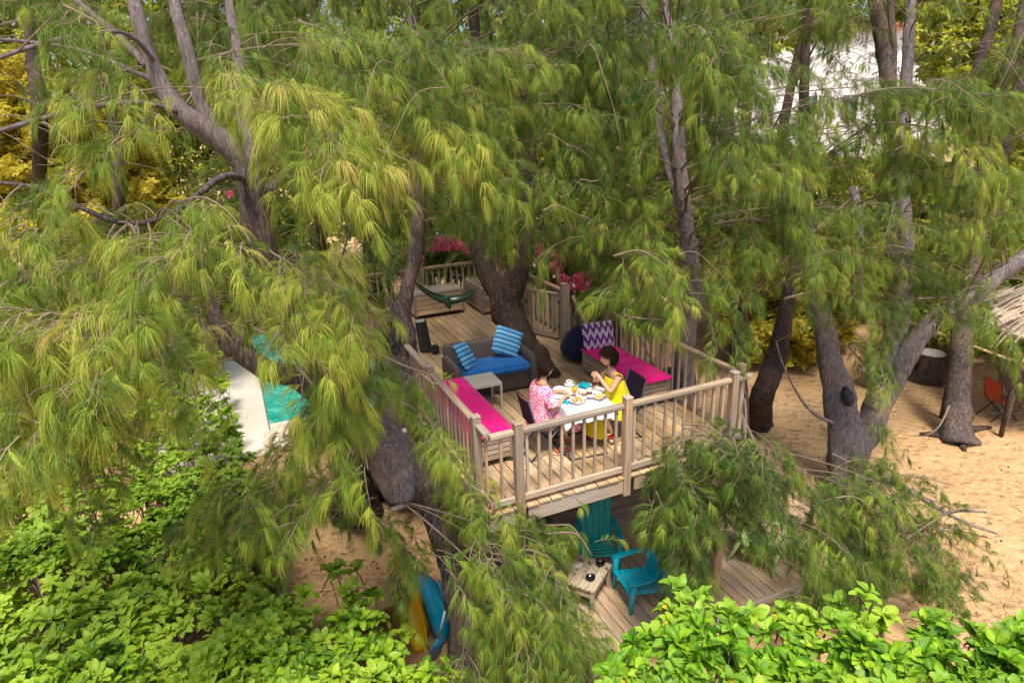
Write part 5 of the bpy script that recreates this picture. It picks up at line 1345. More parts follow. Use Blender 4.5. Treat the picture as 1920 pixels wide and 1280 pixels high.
def jar(label, px, py, c):
    t = thing('jam_jar', label, 'jar', T(px, py)); t.scale = (1.2, 1.2, 1.25)
    V, F = lathe_vf([(.001, .002), (.028, .002), (.030, .01), (.030, .07), (.025, .078), (.001, .079)], 18); link('preserve', mesh('preserve', V, F, [simple('preserve', c, .15, .6, .2, 30, 0)], smooth=True), t)
    V, F = lathe_vf([(.0305, .020), (.0308, .020), (.0308, .055), (.0305, .055)], 18, False)
    F = [f for i, f in enumerate(F) if 9 <= (i % 18) <= 16]; link('paper_label', mesh('paper_label', V, F, [simple('paper', (.82, .8, .82), .8, .2, .03, 5, 0)]), t)
    V, F = lathe_vf([(.001, .079), (.027, .079), (.028, .082), (.028, .094), (.026, .096), (.001, .097)], 18); link('lid', mesh('lid', V, F, [simple('pale_lid', (.55, .5, .42), .4, .5, .1, 9, 0)], smooth=True), t)
jar('glass jar of amber jam with a white label, left of the pair', 1095, 748, (.22, .07, .015))
jar('glass jar of dark red jam with a white label, right of the pair', 1105, 745, (.13, .006, .02))
def rolls():
    t = thing('bread_bowl', 'shallow glass bowl beside the napkin at the near edge of the cloth', 'bowl', T(1082, 753))
    V, F = lathe_vf([(.04, 0), (.08, .012), (.105, .035), (.107, .036), (.08, .018), (.001, .006)], 28, False); link('bowl', mesh('bowl', V, F, [CER], smooth=True), t)
    BR = simple('golden_pastry', (.62, .30, .07), .5, .3, .35, 25, .3)
    bm = bmesh.new(); bmesh.ops.create_icosphere(bm, subdivisions=3, radius=.03)
    for v in bm.verts: v.co.y *= .65; v.co.z *= .55; v.co *= 1+.15*noise.noise(v.co*40)
    me = bpy.data.meshes.new('roll'); bm.to_mesh(me); bm.free(); me.materials.append(BR); me.polygons.foreach_set('use_smooth', [True]*len(me.polygons))
    lb = ['small golden pastry roll at the front left of the bowl', 'small golden pastry roll at the front right of the bowl', 'small golden pastry roll at the back right of the bowl', 'small golden pastry roll at the back left of the bowl', 'small golden pastry roll in the middle of the bowl', 'small golden pastry roll topmost of the heap']
    P0 = T(1082, 753)
    for i, (x, y, z, a) in enumerate([(-.05, -.03, .035, .3), (.045, -.035, .035, 1.2), (.05, .035, .035, 2.1), (-.04, .04, .035, .8), (.0, .0, .045, 1.7), (-.01, .01, .07, .1)]):
        tag(link('pastry_roll', me, None, P0+Vector((x, y, z)), (0, .1, a)), lb[i], 'pastry', 'pastry rolls heaped in the bowl')
rolls()
def toast():
    p = T(1125, 744)
    b = tag(piece('bread_board', (.20, .15, .012), p+Vector((0, 0, .008)), simple('slate_board', (.16, .15, .15), .6, .4, .2, 20, .1), None, rot=(0, 0, radians(24)), bev=.004), 'thin slate board under the toast at the right of the cloth', 'board')
    TO = simple('pale_toast', (.66, .43, .20), .8, .2, .3, 30, .3)
    for i, (x, y, z, a, l) in enumerate([(-.04, -.02, .02, .2, 'pale slice of toast on the slate board, nearest the jars'), (.03, .01, .024, .6, 'pale slice of toast on the slate board, nearest the woman in yellow'), (0, .01, .036, .4, 'pale slice of toast lying on top of the two others')]):
        tag(piece('toast_slice', (.095, .085, .012), p+Vector((x, y, z)), TO, None, rot=(.06, .04, a), bev=.005), l, 'toast')
toast()
TEAL = simple('turquoise_napkin', (.01, .36, .46), .8, .2, .15, 20, .2)
def napkin(label, px, py, s, crumple):
    V = []; F = []; n = 10
    for j in range(n+1):
        for i in range(n+1):
            u = i/n-.5; v = j/n-.5
            z = .006+crumple*(abs(noise.noise(Vector((u*5, v*5, 1))))+.5*abs(noise.noise(Vector((u*11, v*11, 5)))))*(1-1.2*(u*u+v*v))
            V.append((u*s*(1-crumple*2), v*s*(1-crumple*2), z)); 
    for j in range(n):
        for i in range(n): a = j*(n+1)+i; F.append((a, a+1, a+n+2, a+n+1))
    tag(link('napkin', mesh('napkin', V, F, [TEAL]), None, T(px, py), (0, 0, .5)), label, 'napkin')
napkin('crumpled turquoise napkin at the far edge of the cloth', 1096, 724, .17, .10)
napkin('folded turquoise napkin beside the bread bowl', 1062, 753, .10, .01)
def small_thing():
    m = MB(); V, F = lathe_vf([(.001, 0), (.018, 0), (.022, .012), (.02, .03), (.001, .032)], 14); m.add(V, F)
    tag(m.build('egg_cup', [simple('honey_pot', (.5, .26, .06), .3, .5, .1, 9, 0)], None, True, T(1086, 737)), 'small amber pot of honey behind the juice glass', 'pot')
    m = MB(); m.box((0, 0, .01), (.012, .12, .004), 0, .001); m.box((0, .07, .01), (.02, .03, .004), 0, .001)
    tag(m.build('butter_knife', [simple('steel', (.6, .6, .62), .25, .8, .05, 5, 0)], None, False, T(1055, 748)+Vector((0, 0, .016)), (0, 0, -.9)), 'steel knife resting on the plate in front of the woman in pink', 'knife')
small_thing()

TUBE = simple('slate_blue_tube', (.03, .045, .075), .35, .5, .1, 10, 0)
MESHF = simple('aubergine_mesh_fabric', (.028, .016, .045), .75, .3, .2, 60, .1)
def folding_chair(label, loc, rz, group=None):
    t = thing('folding_chair', label, 'chair', loc, rz, group)       # faces +X
    for s in (-1, 1):
        y = s*.225
        m = MB(); m.tube([(.24, y, .0), (-.16, y, .44), (-.26, y, .86)], .0125, 8); m.build('back_frame', [TUBE], t, True)
        m = MB(); m.tube([(-.24, y*.9, .0), (.20, y*.9, .44)], .0125, 8); m.build('leg', [TUBE], t, True)
        m = MB(); m.tube([(-.18, y, .45), (.22, y, .46)], .0125, 8); m.build('seat_rail', [TUBE], t, True)
    for p_, q in (((.24, .012), 1), ((-.24, .012), .9)):
        m = MB(); m.tube([(p_[0], -.225*q, p_[1]), (p_[0], .225*q, p_[1])], .0125, 8); m.build('foot_bar', [TUBE], t, True)
    def cloth(name, P0, P1, sag, nrm):
        V = []; F = []; n = 8
        for k in (0, 1):
            for i in range(n+1):
                for j in range(5):
                    v = j/4; q = P0.lerp(P1, v); y = (-1+2*i/n)*.222
                    V.append(q+Vector((0, y, 0))-nrm*(sag*(1-(y/.222)**2)+k*.006))
        o = (n+1)*5
        for i in range(n):
            for j in range(4): a = i*5+j; F.append((a, a+5, a+6, a+1)); F.append((o+a, o+a+1, o+a+6, o+a+5))
        link(name, mesh(name, V, F, [MESHF], smooth=True), t)
    cloth('seat', Vector((-.17, 0, .462)), Vector((.21, 0, .472)), .02, Vector((0, 0, 1)))
    cloth('backrest', Vector((-.19, 0, .52)), Vector((-.262, 0, .87)), .03, Vector((1, 0, .2)))
    return t
folding_chair('dark folding chair under the woman in the pink dress', (.80, 1.06, 0), radians(-4))
folding_chair('dark folding chair under the woman in the yellow dress', (1.98, .99, 0), radians(176))

# ------------------------------------------------------------------ people
def skinmat(name, c):
    t = NT(name); v = t.coord(); n = t.noise(v, 9, 3)
    t.base(t.ramp(n, [(.3, tuple(x*.88 for x in c)), (.7, c)]), .5, .4); t.b.inputs['Subsurface Weight'].default_value = .1
    t.b.inputs['Subsurface Radius'].default_value = (.02, .008, .004); return t.m
SKIN = skinmat('tanned_skin', (.60, .33, .205)); SKIN2 = skinmat('olive_skin', (.62, .35, .22)); SKIN3 = skinmat('brown_skin', (.36, .15, .07))
HAIR = simple('dark_brown_hair', (.024, .011, .007), .7, .15, .6, 60, .7)
def skel_mesh(name, V, E, rad, mat, parent, sub=2, root=0):
    bm = bmesh.new(); lay = bm.verts.layers.skin.verify()
    vs = [bm.verts.new(tuple(v)) for v in V]
    for i, r in enumerate(rad):
        vs[i][lay].radius = (r, r) if not hasattr(r, '__len__') else r; vs[i][lay].use_root = (i == root)
    for a, b in E: bm.edges.new((vs[a], vs[b]))
    me = bpy.data.meshes.new(name); bm.to_mesh(me); bm.free(); me.materials.append(mat)
    o = link(name, me, parent)
    m = o.modifiers.new('skin', 'SKIN'); m.use_smooth_shade = True; m.branch_smoothing = .5
    subsurf(o, sub); return o
def add_hand(V, E, rad, wi, wrist, d, up, side, curl=1.):
    """wrist vertex wi; d pointing direction, up = back of the hand, side = thumb side"""
    d, up, side = d.normalized(), up.normalized(), side.normalized()
    pc = wrist+d*.045; V.append(pc); pi_ = len(V)-1; E.append((wi, pi_)); rad.append((.030, .016))
    kn = wrist+d*.08
    for k, ln in zip((-1.5, -.5, .5, 1.5), (.055, .066, .070, .062)):
        a = kn+side*k*.017; V.append(a); rad.append(.0085); ia = len(V)-1; E.append((pi_, ia))
        b = a+d*ln*.5-up*.010*curl; V.append(b); rad.append(.0078); E.append((ia, ia+1))
        c = b+d*ln*.35*(1-.6*curl)-up*ln*.45*curl; V.append(c); rad.append(.006); E.append((ia+1, ia+2))
    a = wrist+d*.03+side*.030; V.append(a); rad.append(.011); ia = len(V)-1; E.append((pi_, ia))
    b = a+d*.030+side*.012-up*.012; V.append(b); rad.append(.009); E.append((ia, ia+1))
    c = b+d*.026-side*.004-up*.010; V.append(c); rad.append(.0075); E.append((ia+1, ia+2))
def head(parent, name, loc, yaw, pitch, skin, hair_style, seed=0, scale=1.):
    """local head: face towards +X; a single sculpted mesh plus hair, eyes, lips as children"""
    M = Matrix.Translation(loc) @ Matrix.Rotation(yaw, 4, 'Z') @ Matrix.Rotation(pitch, 4, 'Y') @ Matrix.Scale(scale, 4)
    bm = bmesh.new(); bmesh.ops.create_uvsphere(bm, u_segments=32, v_segments=24, radius=1)
    def G(v, c, s): return math.exp(-((v[0]-c[0])**2+(v[1]-c[1])**2+(v[2]-c[2])**2)/(s*s))
    for v in bm.verts:
        c = v.co.copy(); x, y, z = c
        q = Vector((x*.095, y*.074, z*.115))
        if z < 0: q.x *= 1-.12*z*z; q.y *= 1-.30*z*z; q.x += .012*(-z)*(x > 0)
        if x > 0: q.x -= .006*(1-abs(y))*0; q.x *= .97
        q.x += .028*G(c, (1., 0, -.12), .16)+.014*G(c, (.98, 0, .05), .13)     # nose
        q.x += .010*G(c, (.85, 0, -.72), .22)                                     # chin
        q.x += .007*G(c, (.93, 0, -.42), .15)                                     # lips
        q.x += .006*G(c, (.9, .0, .33), .25)                                      # brow
        for s in (-1, 1): q.x -= .011*G(c, (.90, s*.38, .10), .17); q.y += s*.004*G(c, (.6, s*.7, -.15), .25)
        v.co = q
    me = bpy.data.meshes.new(name); bm.to_mesh(me); bm.free(); me.transform(M); me.materials.append(skin); me.polygons.foreach_set('use_smooth', [True]*len(me.polygons))
    h = link('head', me, parent)
    mb = MB()
    for s in (-1, 1):
        V, F = loft_vf([((0, s*.070, -.03), (.012, 0, 0), (0, .004, .004)), ((-.004, s*.080, -.008), (.017, 0, 0), (0, .005, .002)), ((-.006, s*.082, .018), (.016, 0, .0), (0, .005, .002)), ((-.004, s*.074, .032), (.008, 0, 0), (0, .003, .002))], 10)
        mb.add(V, F, 0, M)
    mb.build('ear', [skin], h, True)
    EW = simple('eye', (.05, .03, .02), .2, .6, .1, 5, 0)
    mb = MB()
    for s in (-1, 1):
        V, F = loft_vf([((.076, s*.029-.013, .012), (.001, 0, 0), (0, 0, .001)), ((.084, s*.029, .012), (.004, 0, 0), (0, 0, .007)), ((.076, s*.029+.013, .012), (.001, 0, 0), (0, 0, .001))], 8); mb.add(V, F, 0, M)
        V, F = loft_vf([((.084, s*.03-.018, .031), (.002, 0, 0), (0, 0, .002)), ((.090, s*.03, .036), (.003, 0, 0), (0, 0, .003)), ((.080, s*.03+.02, .030), (.002, 0, 0), (0, 0, .002))], 6); mb.add(V, F, 0, M)
    mb.build('eyes', [EW], h, True)
    mb = MB(); V, F = loft_vf([((.083, -.022, -.050), (.001, 0, 0), (0, 0, .001)), ((.100, -.008, -.049), (.004, 0, 0), (0, 0, .007)), ((.101, .008, -.049), (.004, 0, 0), (0, 0, .007)), ((.083, .022, -.050), (.001, 0, 0), (0, 0, .001))], 8); mb.add(V, F, 0, M)
    mb.build('mouth', [simple('lips', (.40, .09, .08), .4, .4, .05, 5, 0)], h, True)
    # hair: an inner cap and many short locks
    rr = random.Random(seed); mb = MB()
    bm = bmesh.new(); bmesh.ops.create_uvsphere(bm, u_segments=28, v_segments=20, radius=1)
    def covered(c):
        x, y, z = c
        if hair_style == 'crop': return z > -.05+.62*max(0, x)**1.5 or (x < .15 and z > -.62)
        return z > .0+.55*max(0, x)**1.5 or (x < .25 and z > -.75)
    dele = [f for f in bm.faces if not covered(f.calc_center_median().normalized())]
    bmesh.ops.delete(bm, geom=dele, context='FACES')
    for v in bm.verts:
        c = v.co.copy(); g = 1.02+.05*noise.noise(c*3+Vector((seed, 0, 0))) + (.05 if hair_style == 'curly' else .0)
        v.co = Vector((c.x*.098*g-.004, c.y*.080*g, c.z*.116*g+.003))
    V = [tuple(v.co) for v in bm.verts]; bm.verts.index_update(); F = [tuple(v.index for v in f.verts) for f in bm.faces]; bm.free()
    mb.add(V, F, 0, M)
    N = 650 if hair_style == 'curly' else 520
    for i in range(N):
        while True:
            c = Vector((rr.gauss(0, 1), rr.gauss(0, 1), rr.gauss(0, 1))).normalized()
            if covered(c): break
        b = Vector((c.x*.104-.004, c.y*.086, c.z*.122+.003))
        nrm = c
        if hair_style == 'curly':
            t1 = nrm.cross(Vector((rr.random()-.5, rr.random()-.5, rr.random()-.5))).normalized(); t2 = nrm.cross(t1)
            pts = [b+nrm*(.004+.040*(k/5)**.8)+(t1*cos(k*1.5)+t2*sin(k*1.5))*.014-Vector((0, 0, .010*(k/5))) for k in range(6)]
            mb.tube([M @ q for q in pts], [.0045, .005, .0045, .004, .003, .001], 3, 0, False)
        else:
            dn = (Vector((-.5, c.y*.4, -1))-nrm*nrm.dot(Vector((-.5, c.y*.4, -1)))).normalized()
            sw = Vector((rr.uniform(-.3, .3), rr.uniform(-.3, .3), 0))
            pts = [b+nrm*(.003+.005*math.sin(k/3*2.2))+(dn+sw*.5)*(.036*k/3) for k in range(4)]
            mb.tube([M @ q for q in pts], [.006, .006, .004, .001], 3, 0, False)
    mb.build('hair', [HAIR], h, True)
    return h, M
def swirl():
    t = NT('pink_paisley_cotton'); v = t.coord((1, 1, 1)); n = t.noise(v, 22, 2, .5, 2.2); n2 = t.noise(v, 5, 2)
    band = t.math('ABSOLUTE', t.math('SUBTRACT', t.math('FRACT', t.math('MULTIPLY', n, 3.2)), .5))
    colr = t.ramp(n2, [(.35, (.86, .03, .14)), (.5, (.80, .05, .22)), (.65, (.55, .04, .30))])
    col = t.mix(t.ramp(band, [(.13, (0, 0, 0)), (.19, (1, 1, 1))]), (.88, .74, .80), colr)
    return t.base(col, .85, .2)
DRESS1 = swirl(); DRESS2 = fabric('yellow_linen', (.80, .68, .008))
def cloth_loft(name, rings, mat, parent, n=28, wr=.012, seed=0, cap=False):
    V, F = loft_vf(rings, n, cap)
    out = []
    for i, v in enumerate(V):
        k = i//n; c = Vector(rings[k][0]); q = Vector(v); d = (q-c)
        out.append(c+d*(1+wr*8*noise.noise(Vector((d.x*9+seed, d.y*9, q.z*3)))))
    o = link(name, mesh(name, out, F, [mat], smooth=True), parent); m = o.modifiers.new('sol', 'SOLIDIFY'); m.thickness = .004
    subsurf(o, 1); return o

def woman_pink():
    t = thing('person', 'woman with short dark hair in a pink and white patterned dress at the table', 'woman', (.74, 1.06, 0), radians(-3))
    V = [Vector(p) for p in [(0.02, 0, .54), (.02, 0, .68), (.05, 0, .84), (.075, 0, .97), (.09, 0, 1.05),     # pelvis, waist, chest, neckbase, neck
         (.04, -.09, .53), (.42, -.10, .51), (.30, -.10, .10), (.40, -.11, .045),       # R thigh root, knee, ankle, toe
         (.04, .09, .53), (.44, .09, .51), (.42, .09, .10), (.54, .10, .045),
         (.06, -.165, .93), (.13, -.235, .70), (.35, -.10, .79),                        # R shoulder elbow wrist
         (.06, .165, .93), (.14, .22, .72), (.36, .10, .80), (.115, 0, 1.10)]]
    rad = [(.15, .13), (.12, .10), (.14, .10), (.07, .06), .045, .085, .06, .037, .028, .085, .06, .037, .028, .055, .040, .026, .055, .040, .026, .042]
    E = [(0, 1), (1, 2), (2, 3), (3, 4), (0, 5), (5, 6), (6, 7), (7, 8), (0, 9), (9, 10), (10, 11), (11, 12), (3, 13), (13, 14), (14, 15), (3, 16), (16, 17), (17, 18), (4, 19)]
    add_hand(V, E, rad, 15, V[15], Vector((.9, .45, .05)), Vector((0, -.2, 1)), Vector((-.3, .9, .1)), .8)
    add_hand(V, E, rad, 18, V[18], Vector((.9, -.4, -.05)), Vector((0, .2, 1)), Vector((-.3, -.9, .1)), .7)
    skel_mesh('body', V, E, rad, SKIN, t)
    head(t, 'head_pink', Vector((.135, .0, 1.20)), radians(10), radians(14), SKIN, 'crop', 3)
    # loose dress: torso, short wide sleeves, skirt over the lap
    rg = [((.065, 0, .995), (.075, 0, 0), (0, .095, 0)), ((.055, 0, .975), (.10, 0, -.01), (0, .16, 0)), ((.05, 0, .93), (.125, 0, 0), (0, .205, 0)), ((.05, 0, .84), (.14, 0, 0), (0, .20, 0)),
          ((.04, 0, .74), (.15, 0, 0), (0, .19, 0)), ((.04, 0, .64), (.165, 0, 0), (0, .20, 0)), ((.05, 0, .56), (.19, 0, 0), (0, .215, 0)), ((.06, 0, .49), (.21, 0, 0), (0, .225, 0)), ((.06, 0, .42), (.21, 0, 0), (0, .23, 0))]
    cloth_loft('dress', rg, DRESS1, t, seed=1)
    sk = [((.02, 0, .53), (0, .20, 0), (0, 0, .10)), ((.16, 0, .53), (0, .215, 0), (0, 0, .105)), ((.30, 0, .52), (0, .22, 0), (0, 0, .10)), ((.44, 0, .50), (0, .22, 0), (.02, 0, .095)), ((.50, 0, .42), (0, .21, 0), (.06, 0, .07)), ((.50, 0, .30), (0, .21, 0), (.10, 0, .03))]
    cloth_loft('skirt', sk, DRESS1, t, seed=4)
    for s in (-1, 1):
        cloth_loft('sleeve', [((.06, s*.10, .945), (.09, 0, 0), (0, 0, .075)), ((.07, s*.19, .90), (.085, 0, 0), (0, .03*s, .085)), ((.095, s*.235, .82), (.08, 0, .0), (0, .065*s, .04)), ((.11, s*.25, .76), (.085, 0, .02), (0, .075*s, .02))], DRESS1, t, 18, .01, 7)
    for s, a, z in ((-1, (.33, -.10, .05), 0), (1, (.47, .095, .05), 0)):
        m = MB(); m.box((0, 0, -.022), (.24, .085, .018), 0, .006); m.tube([(.05, -.04, -.01), (.055, 0, .028), (.05, .04, -.01)], .008, 6)
        m.build('sandal', [simple('coral_sandal', (.80, .16, .05), .6, .3, .1, 9, 0)], t, False, a)
    m = MB(); V_, F_ = loft_vf([((.075, 0, 1.0), (.072, 0, -.02), (0, .082, 0)), ((.079, 0, 1.012), (.068, 0, -.02), (0, .078, 0))], 20, False); m.add(V_, F_); m.build('neck_trim', [simple('orange_trim', (.75, .2, .06), .7, .3, .1, 9, 0)], t)
    # sunglasses
    m = MB(); M = Matrix.Translation((.135, 0, 1.20)) @ Matrix.Rotation(radians(10), 4, 'Z') @ Matrix.Rotation(radians(14), 4, 'Y')
    for s in (-1, 1):
        V_, F_ = lathe_vf([(.001, 0), (.022, 0), (.024, .003), (.001, .004)], 14); m.add(V_, F_, 0, M @ Matrix.Translation((.098, s*.030, .012)) @ Matrix.Rotation(pi/2, 4, 'Y'))
        m.tube([M @ Vector((.098, s*.052, .016)), M @ Vector((.0, s*.082, .02))], .0025, 5)
    m.build('sunglasses', [simple('black_lens', (.01, .01, .012), .1, .6, .1, 5, 0)], t, True)
woman_pink()
def woman_yellow():
    t = thing('person', 'woman with curly dark hair in a yellow strap dress, hands clasped, elbows on the table', 'woman', (1.96, .98, 0), radians(178))
    V = [Vector(p) for p in [(0.0, 0, .54), (.03, 0, .68), (.08, 0, .84), (.12, 0, .98), (.15, 0, 1.06),
         (.02, -.09, .53), (.40, -.10, .52), (.34, -.09, .10), (.46, -.10, .045),
         (.02, .09, .53), (.38, .11, .52), (.14, .05, .10), (.24, .03, .05),
         (.12, -.155, .94), (.27, -.20, .78), (.36, -.055, .985),
         (.12, .155, .94), (.26, .19, .78), (.355, .055, .98), (.165, 0, 1.11)]]
    rad = [(.15, .13), (.115, .10), (.13, .10), (.07, .06), .042, .085, .06, .037, .028, .085, .06, .037, .028, .052, .037, .024, .052, .037, .024, .040]
    E = [(0, 1), (1, 2), (2, 3), (3, 4), (0, 5), (5, 6), (6, 7), (7, 8), (0, 9), (9, 10), (10, 11), (11, 12), (3, 13), (13, 14), (14, 15), (3, 16), (16, 17), (17, 18), (4, 19)]
    add_hand(V, E, rad, 15, V[15], Vector((.5, .75, .25)), Vector((.6, -.5, .6)), Vector((-.5, .1, .8)), 1.)
    add_hand(V, E, rad, 18, V[18], Vector((.5, -.75, .2)), Vector((.6, .5, .6)), Vector((-.5, -.1, .8)), 1.)
    skel_mesh('body', V, E, rad, SKIN2, t)
    head(t, 'head_yellow', Vector((.185, .0, 1.205)), radians(0), radians(6), SKIN2, 'curly', 9)
    rg = [((.085, 0, .90), (.115, 0, .03), (0, .145, 0)), ((.08, 0, .86), (.13, 0, .02), (0, .165, 0)), ((.07, 0, .80), (.14, 0, 0), (0, .17, 0)), ((.05, 0, .70), (.155, 0, 0), (0, .185, 0)), ((.03, 0, .60), (.18, 0, 0), (0, .21, 0)), ((.03, 0, .52), (.21, 0, 0), (0, .235, 0)), ((.02, 0, .44), (.23, 0, 0), (0, .25, 0)), ((.0, 0, .34), (.24, 0, 0), (0, .26, 0))]
    cloth_loft('dress', rg, DRESS2, t, wr=.016, seed=2)
    sk = [((.0, 0, .54), (0, .21, 0), (0, 0, .10)), ((.18, 0, .54), (0, .22, 0), (0, 0, .105)), ((.34, 0, .52), (0, .23, 0), (.02, 0, .10)), ((.43, 0, .44), (0, .235, 0), (.08, 0, .07)), ((.42, 0, .28), (0, .24, 0), (.12, 0, .01)), ((.38, 0, .13), (0, .25, 0), (.15, 0, 0))]
    cloth_loft('skirt', sk, DRESS2, t, wr=.02, seed=8)
    for s in (-1, 1):
        m = MB(); m.tube([(.17, s*.10, .91), (.16, s*.105, .965), (.10, s*.105, 1.0), (.03, s*.10, .95), (.0, s*.09, .89)], .009, 6); m.build('shoulder_strap', [DRESS2], t, True)
        m = MB(); V_, F_ = lathe_vf([(.001, -.012), (.006, 0), (.001, .012)], 8); m.add(V_, F_, 0, Matrix.Translation((.19, s*.088, 1.145))); m.build('earring', [simple('gold', (.8, .5, .15), .25, .8, .05, 5, 0)], t, True)
    for a in ((.40, -.095, .045), (.20, .035, .048)):
        m = MB(); m.box((0, 0, -.022), (.24, .085, .018), 0, .006); m.tube([(.05, -.04, -.01), (.055, 0, .03), (.05, .04, -.01)], .010, 6); m.build('sandal', [simple('red_sandal', (.45, .01, .02), .5, .4, .1, 9, 0)], t, False, a)
woman_yellow()
def stair_person():
    hp = P(1150, 583, 12.3)
    t = thing('person', 'person with brown hair half hidden behind the right railing, standing on the stairs', 'person', (hp.x, hp.y, hp.z-1.6), radians(-150))
    V = [Vector(p) for p in [(0, 0, .9), (0, 0, 1.1), (0, 0, 1.3), (0, 0, 1.42), (0, 0, 1.5), (0, -.09, .86), (.02, -.1, .47), (0, -.1, .06), (.12, -.1, .03), (0, .09, .86), (.02, .1, .47), (0, .1, .06), (.12, .1, .03), (0, -.17, 1.36), (-.01, -.21, 1.1), (.06, -.2, .86), (0, .17, 1.36), (-.01, .21, 1.1), (.06, .2, .86)]]
    rad = [(.13, .11), (.11, .09), (.13, .1), (.06, .05), .04, .08, .055, .035, .03, .08, .055, .035, .03, .05, .036, .024, .05, .036, .024]
    E = [(0, 1), (1, 2), (2, 3), (3, 4), (0, 5), (5, 6), (6, 7), (7, 8), (0, 9), (9, 10), (10, 11), (11, 12), (3, 13), (13, 14), (14, 15), (3, 16), (16, 17), (17, 18)]
    add_hand(V, E, rad, 15, V[15], Vector((.1, 0, -1)), Vector((0, -1, 0)), Vector((1, 0, 0)), .4); add_hand(V, E, rad, 18, V[18], Vector((.1, 0, -1)), Vector((0, 1, 0)), Vector((1, 0, 0)), .4)
    skel_mesh('body', V, E, rad, SKIN3, t, 1)
    head(t, 'head_stair', Vector((.02, 0, 1.60)), 0, radians(8), SKIN3, 'crop', 12)
    cloth_loft('shirt', [((0, 0, 1.44), (.07, 0, 0), (0, .09, 0)), ((0, 0, 1.38), (.12, 0, 0), (0, .2, 0)), ((0, 0, 1.2), (.13, 0, 0), (0, .17, 0)), ((0, 0, .82), (.15, 0, 0), (0, .19, 0))], fabric('dark_shirt', (.03, .03, .05)), t)
    cloth_loft('trousers', [((0, 0, .95), (.13, 0, 0), (0, .18, 0)), ((0, 0, .7), (.13, 0, 0), (0, .19, 0)), ((0, 0, .3), (.11, 0, 0), (0, .18, 0))], fabric('dark_cotton', (.04, .04, .06)), t)
stair_person()

# ------------------------------------------------------------------ hammock
def hammock():
    A = P(772, 522, 11.25); B = P(896, 538, 11.55)
    GR = simple('dark_green_nylon', (.006, .05, .022), .3, .6, .5, 6, .2); YE = simple('yellow_binding', (.07, .09, .008), .6, .3, .1, 9, 0)
    t = thing('hammock', 'dark green hammock with a yellow edge slung between two trunks at the far end', 'hammock', A)
    n = 24; V = []; F = []; ed = []
    d = B-A; side = d.cross(Vector((0, 0, 1))).normalized()
    for i in range(n+1):
        u = i/n; sag = -.24*4*u*(1-u)
        w = .03+.13*sin(pi*u)**.7
        c = d*u+Vector((0, 0, sag))
        for j in range(9):
            a = (j/8-.5)*2.6; V.append(c+side*sin(a)*w+Vector((0, 0, -cos(a)*w*.9+.05*sin(u*17)*0)))
        ed.append(V[-9].copy())
    for i in range(n):
        for j in range(8): a = i*9+j; F.append((a, a+1, a+10, a+9))
    o = link('sling', mesh('sling', V, F, [GR], smooth=True), t); o.modifiers.new('s', 'SOLIDIFY').thickness = .01
    m = MB(); m.tube(ed, .007, 6); m.build('binding', [YE], t, True)
    m = MB(); m.tube([V[8+9*i] for i in range(n+1)], .007, 6); m.build('binding', [YE], t, True)
    for a, b in ((Vector((0, 0, 0)), Vector((-.12, .02, .12))), (d, d+Vector((.12, 0, .14)))):
        m = MB(); m.tube([a, b], .012, 6); m.build('rope', [TWIG], t)
    q = P(838, 566, 11.2)-A; m = MB(); V_, F_ = loft_vf([(q+Vector((0, 0, .12)), (.005, 0, 0), (0, .004, 0)), (q+Vector((0, 0, .05)), (.07, 0, 0), (0, .02, 0)), (q+Vector((.02, 0, -.06)), (.06, 0, 0), (0, .02, 0)), (q+Vector((.05, 0, -.15)), (.008, 0, 0), (0, .004, 0))], 10); m.add(V_, F_); m.build('stuff_sack', [GR], t, True)
hammock()

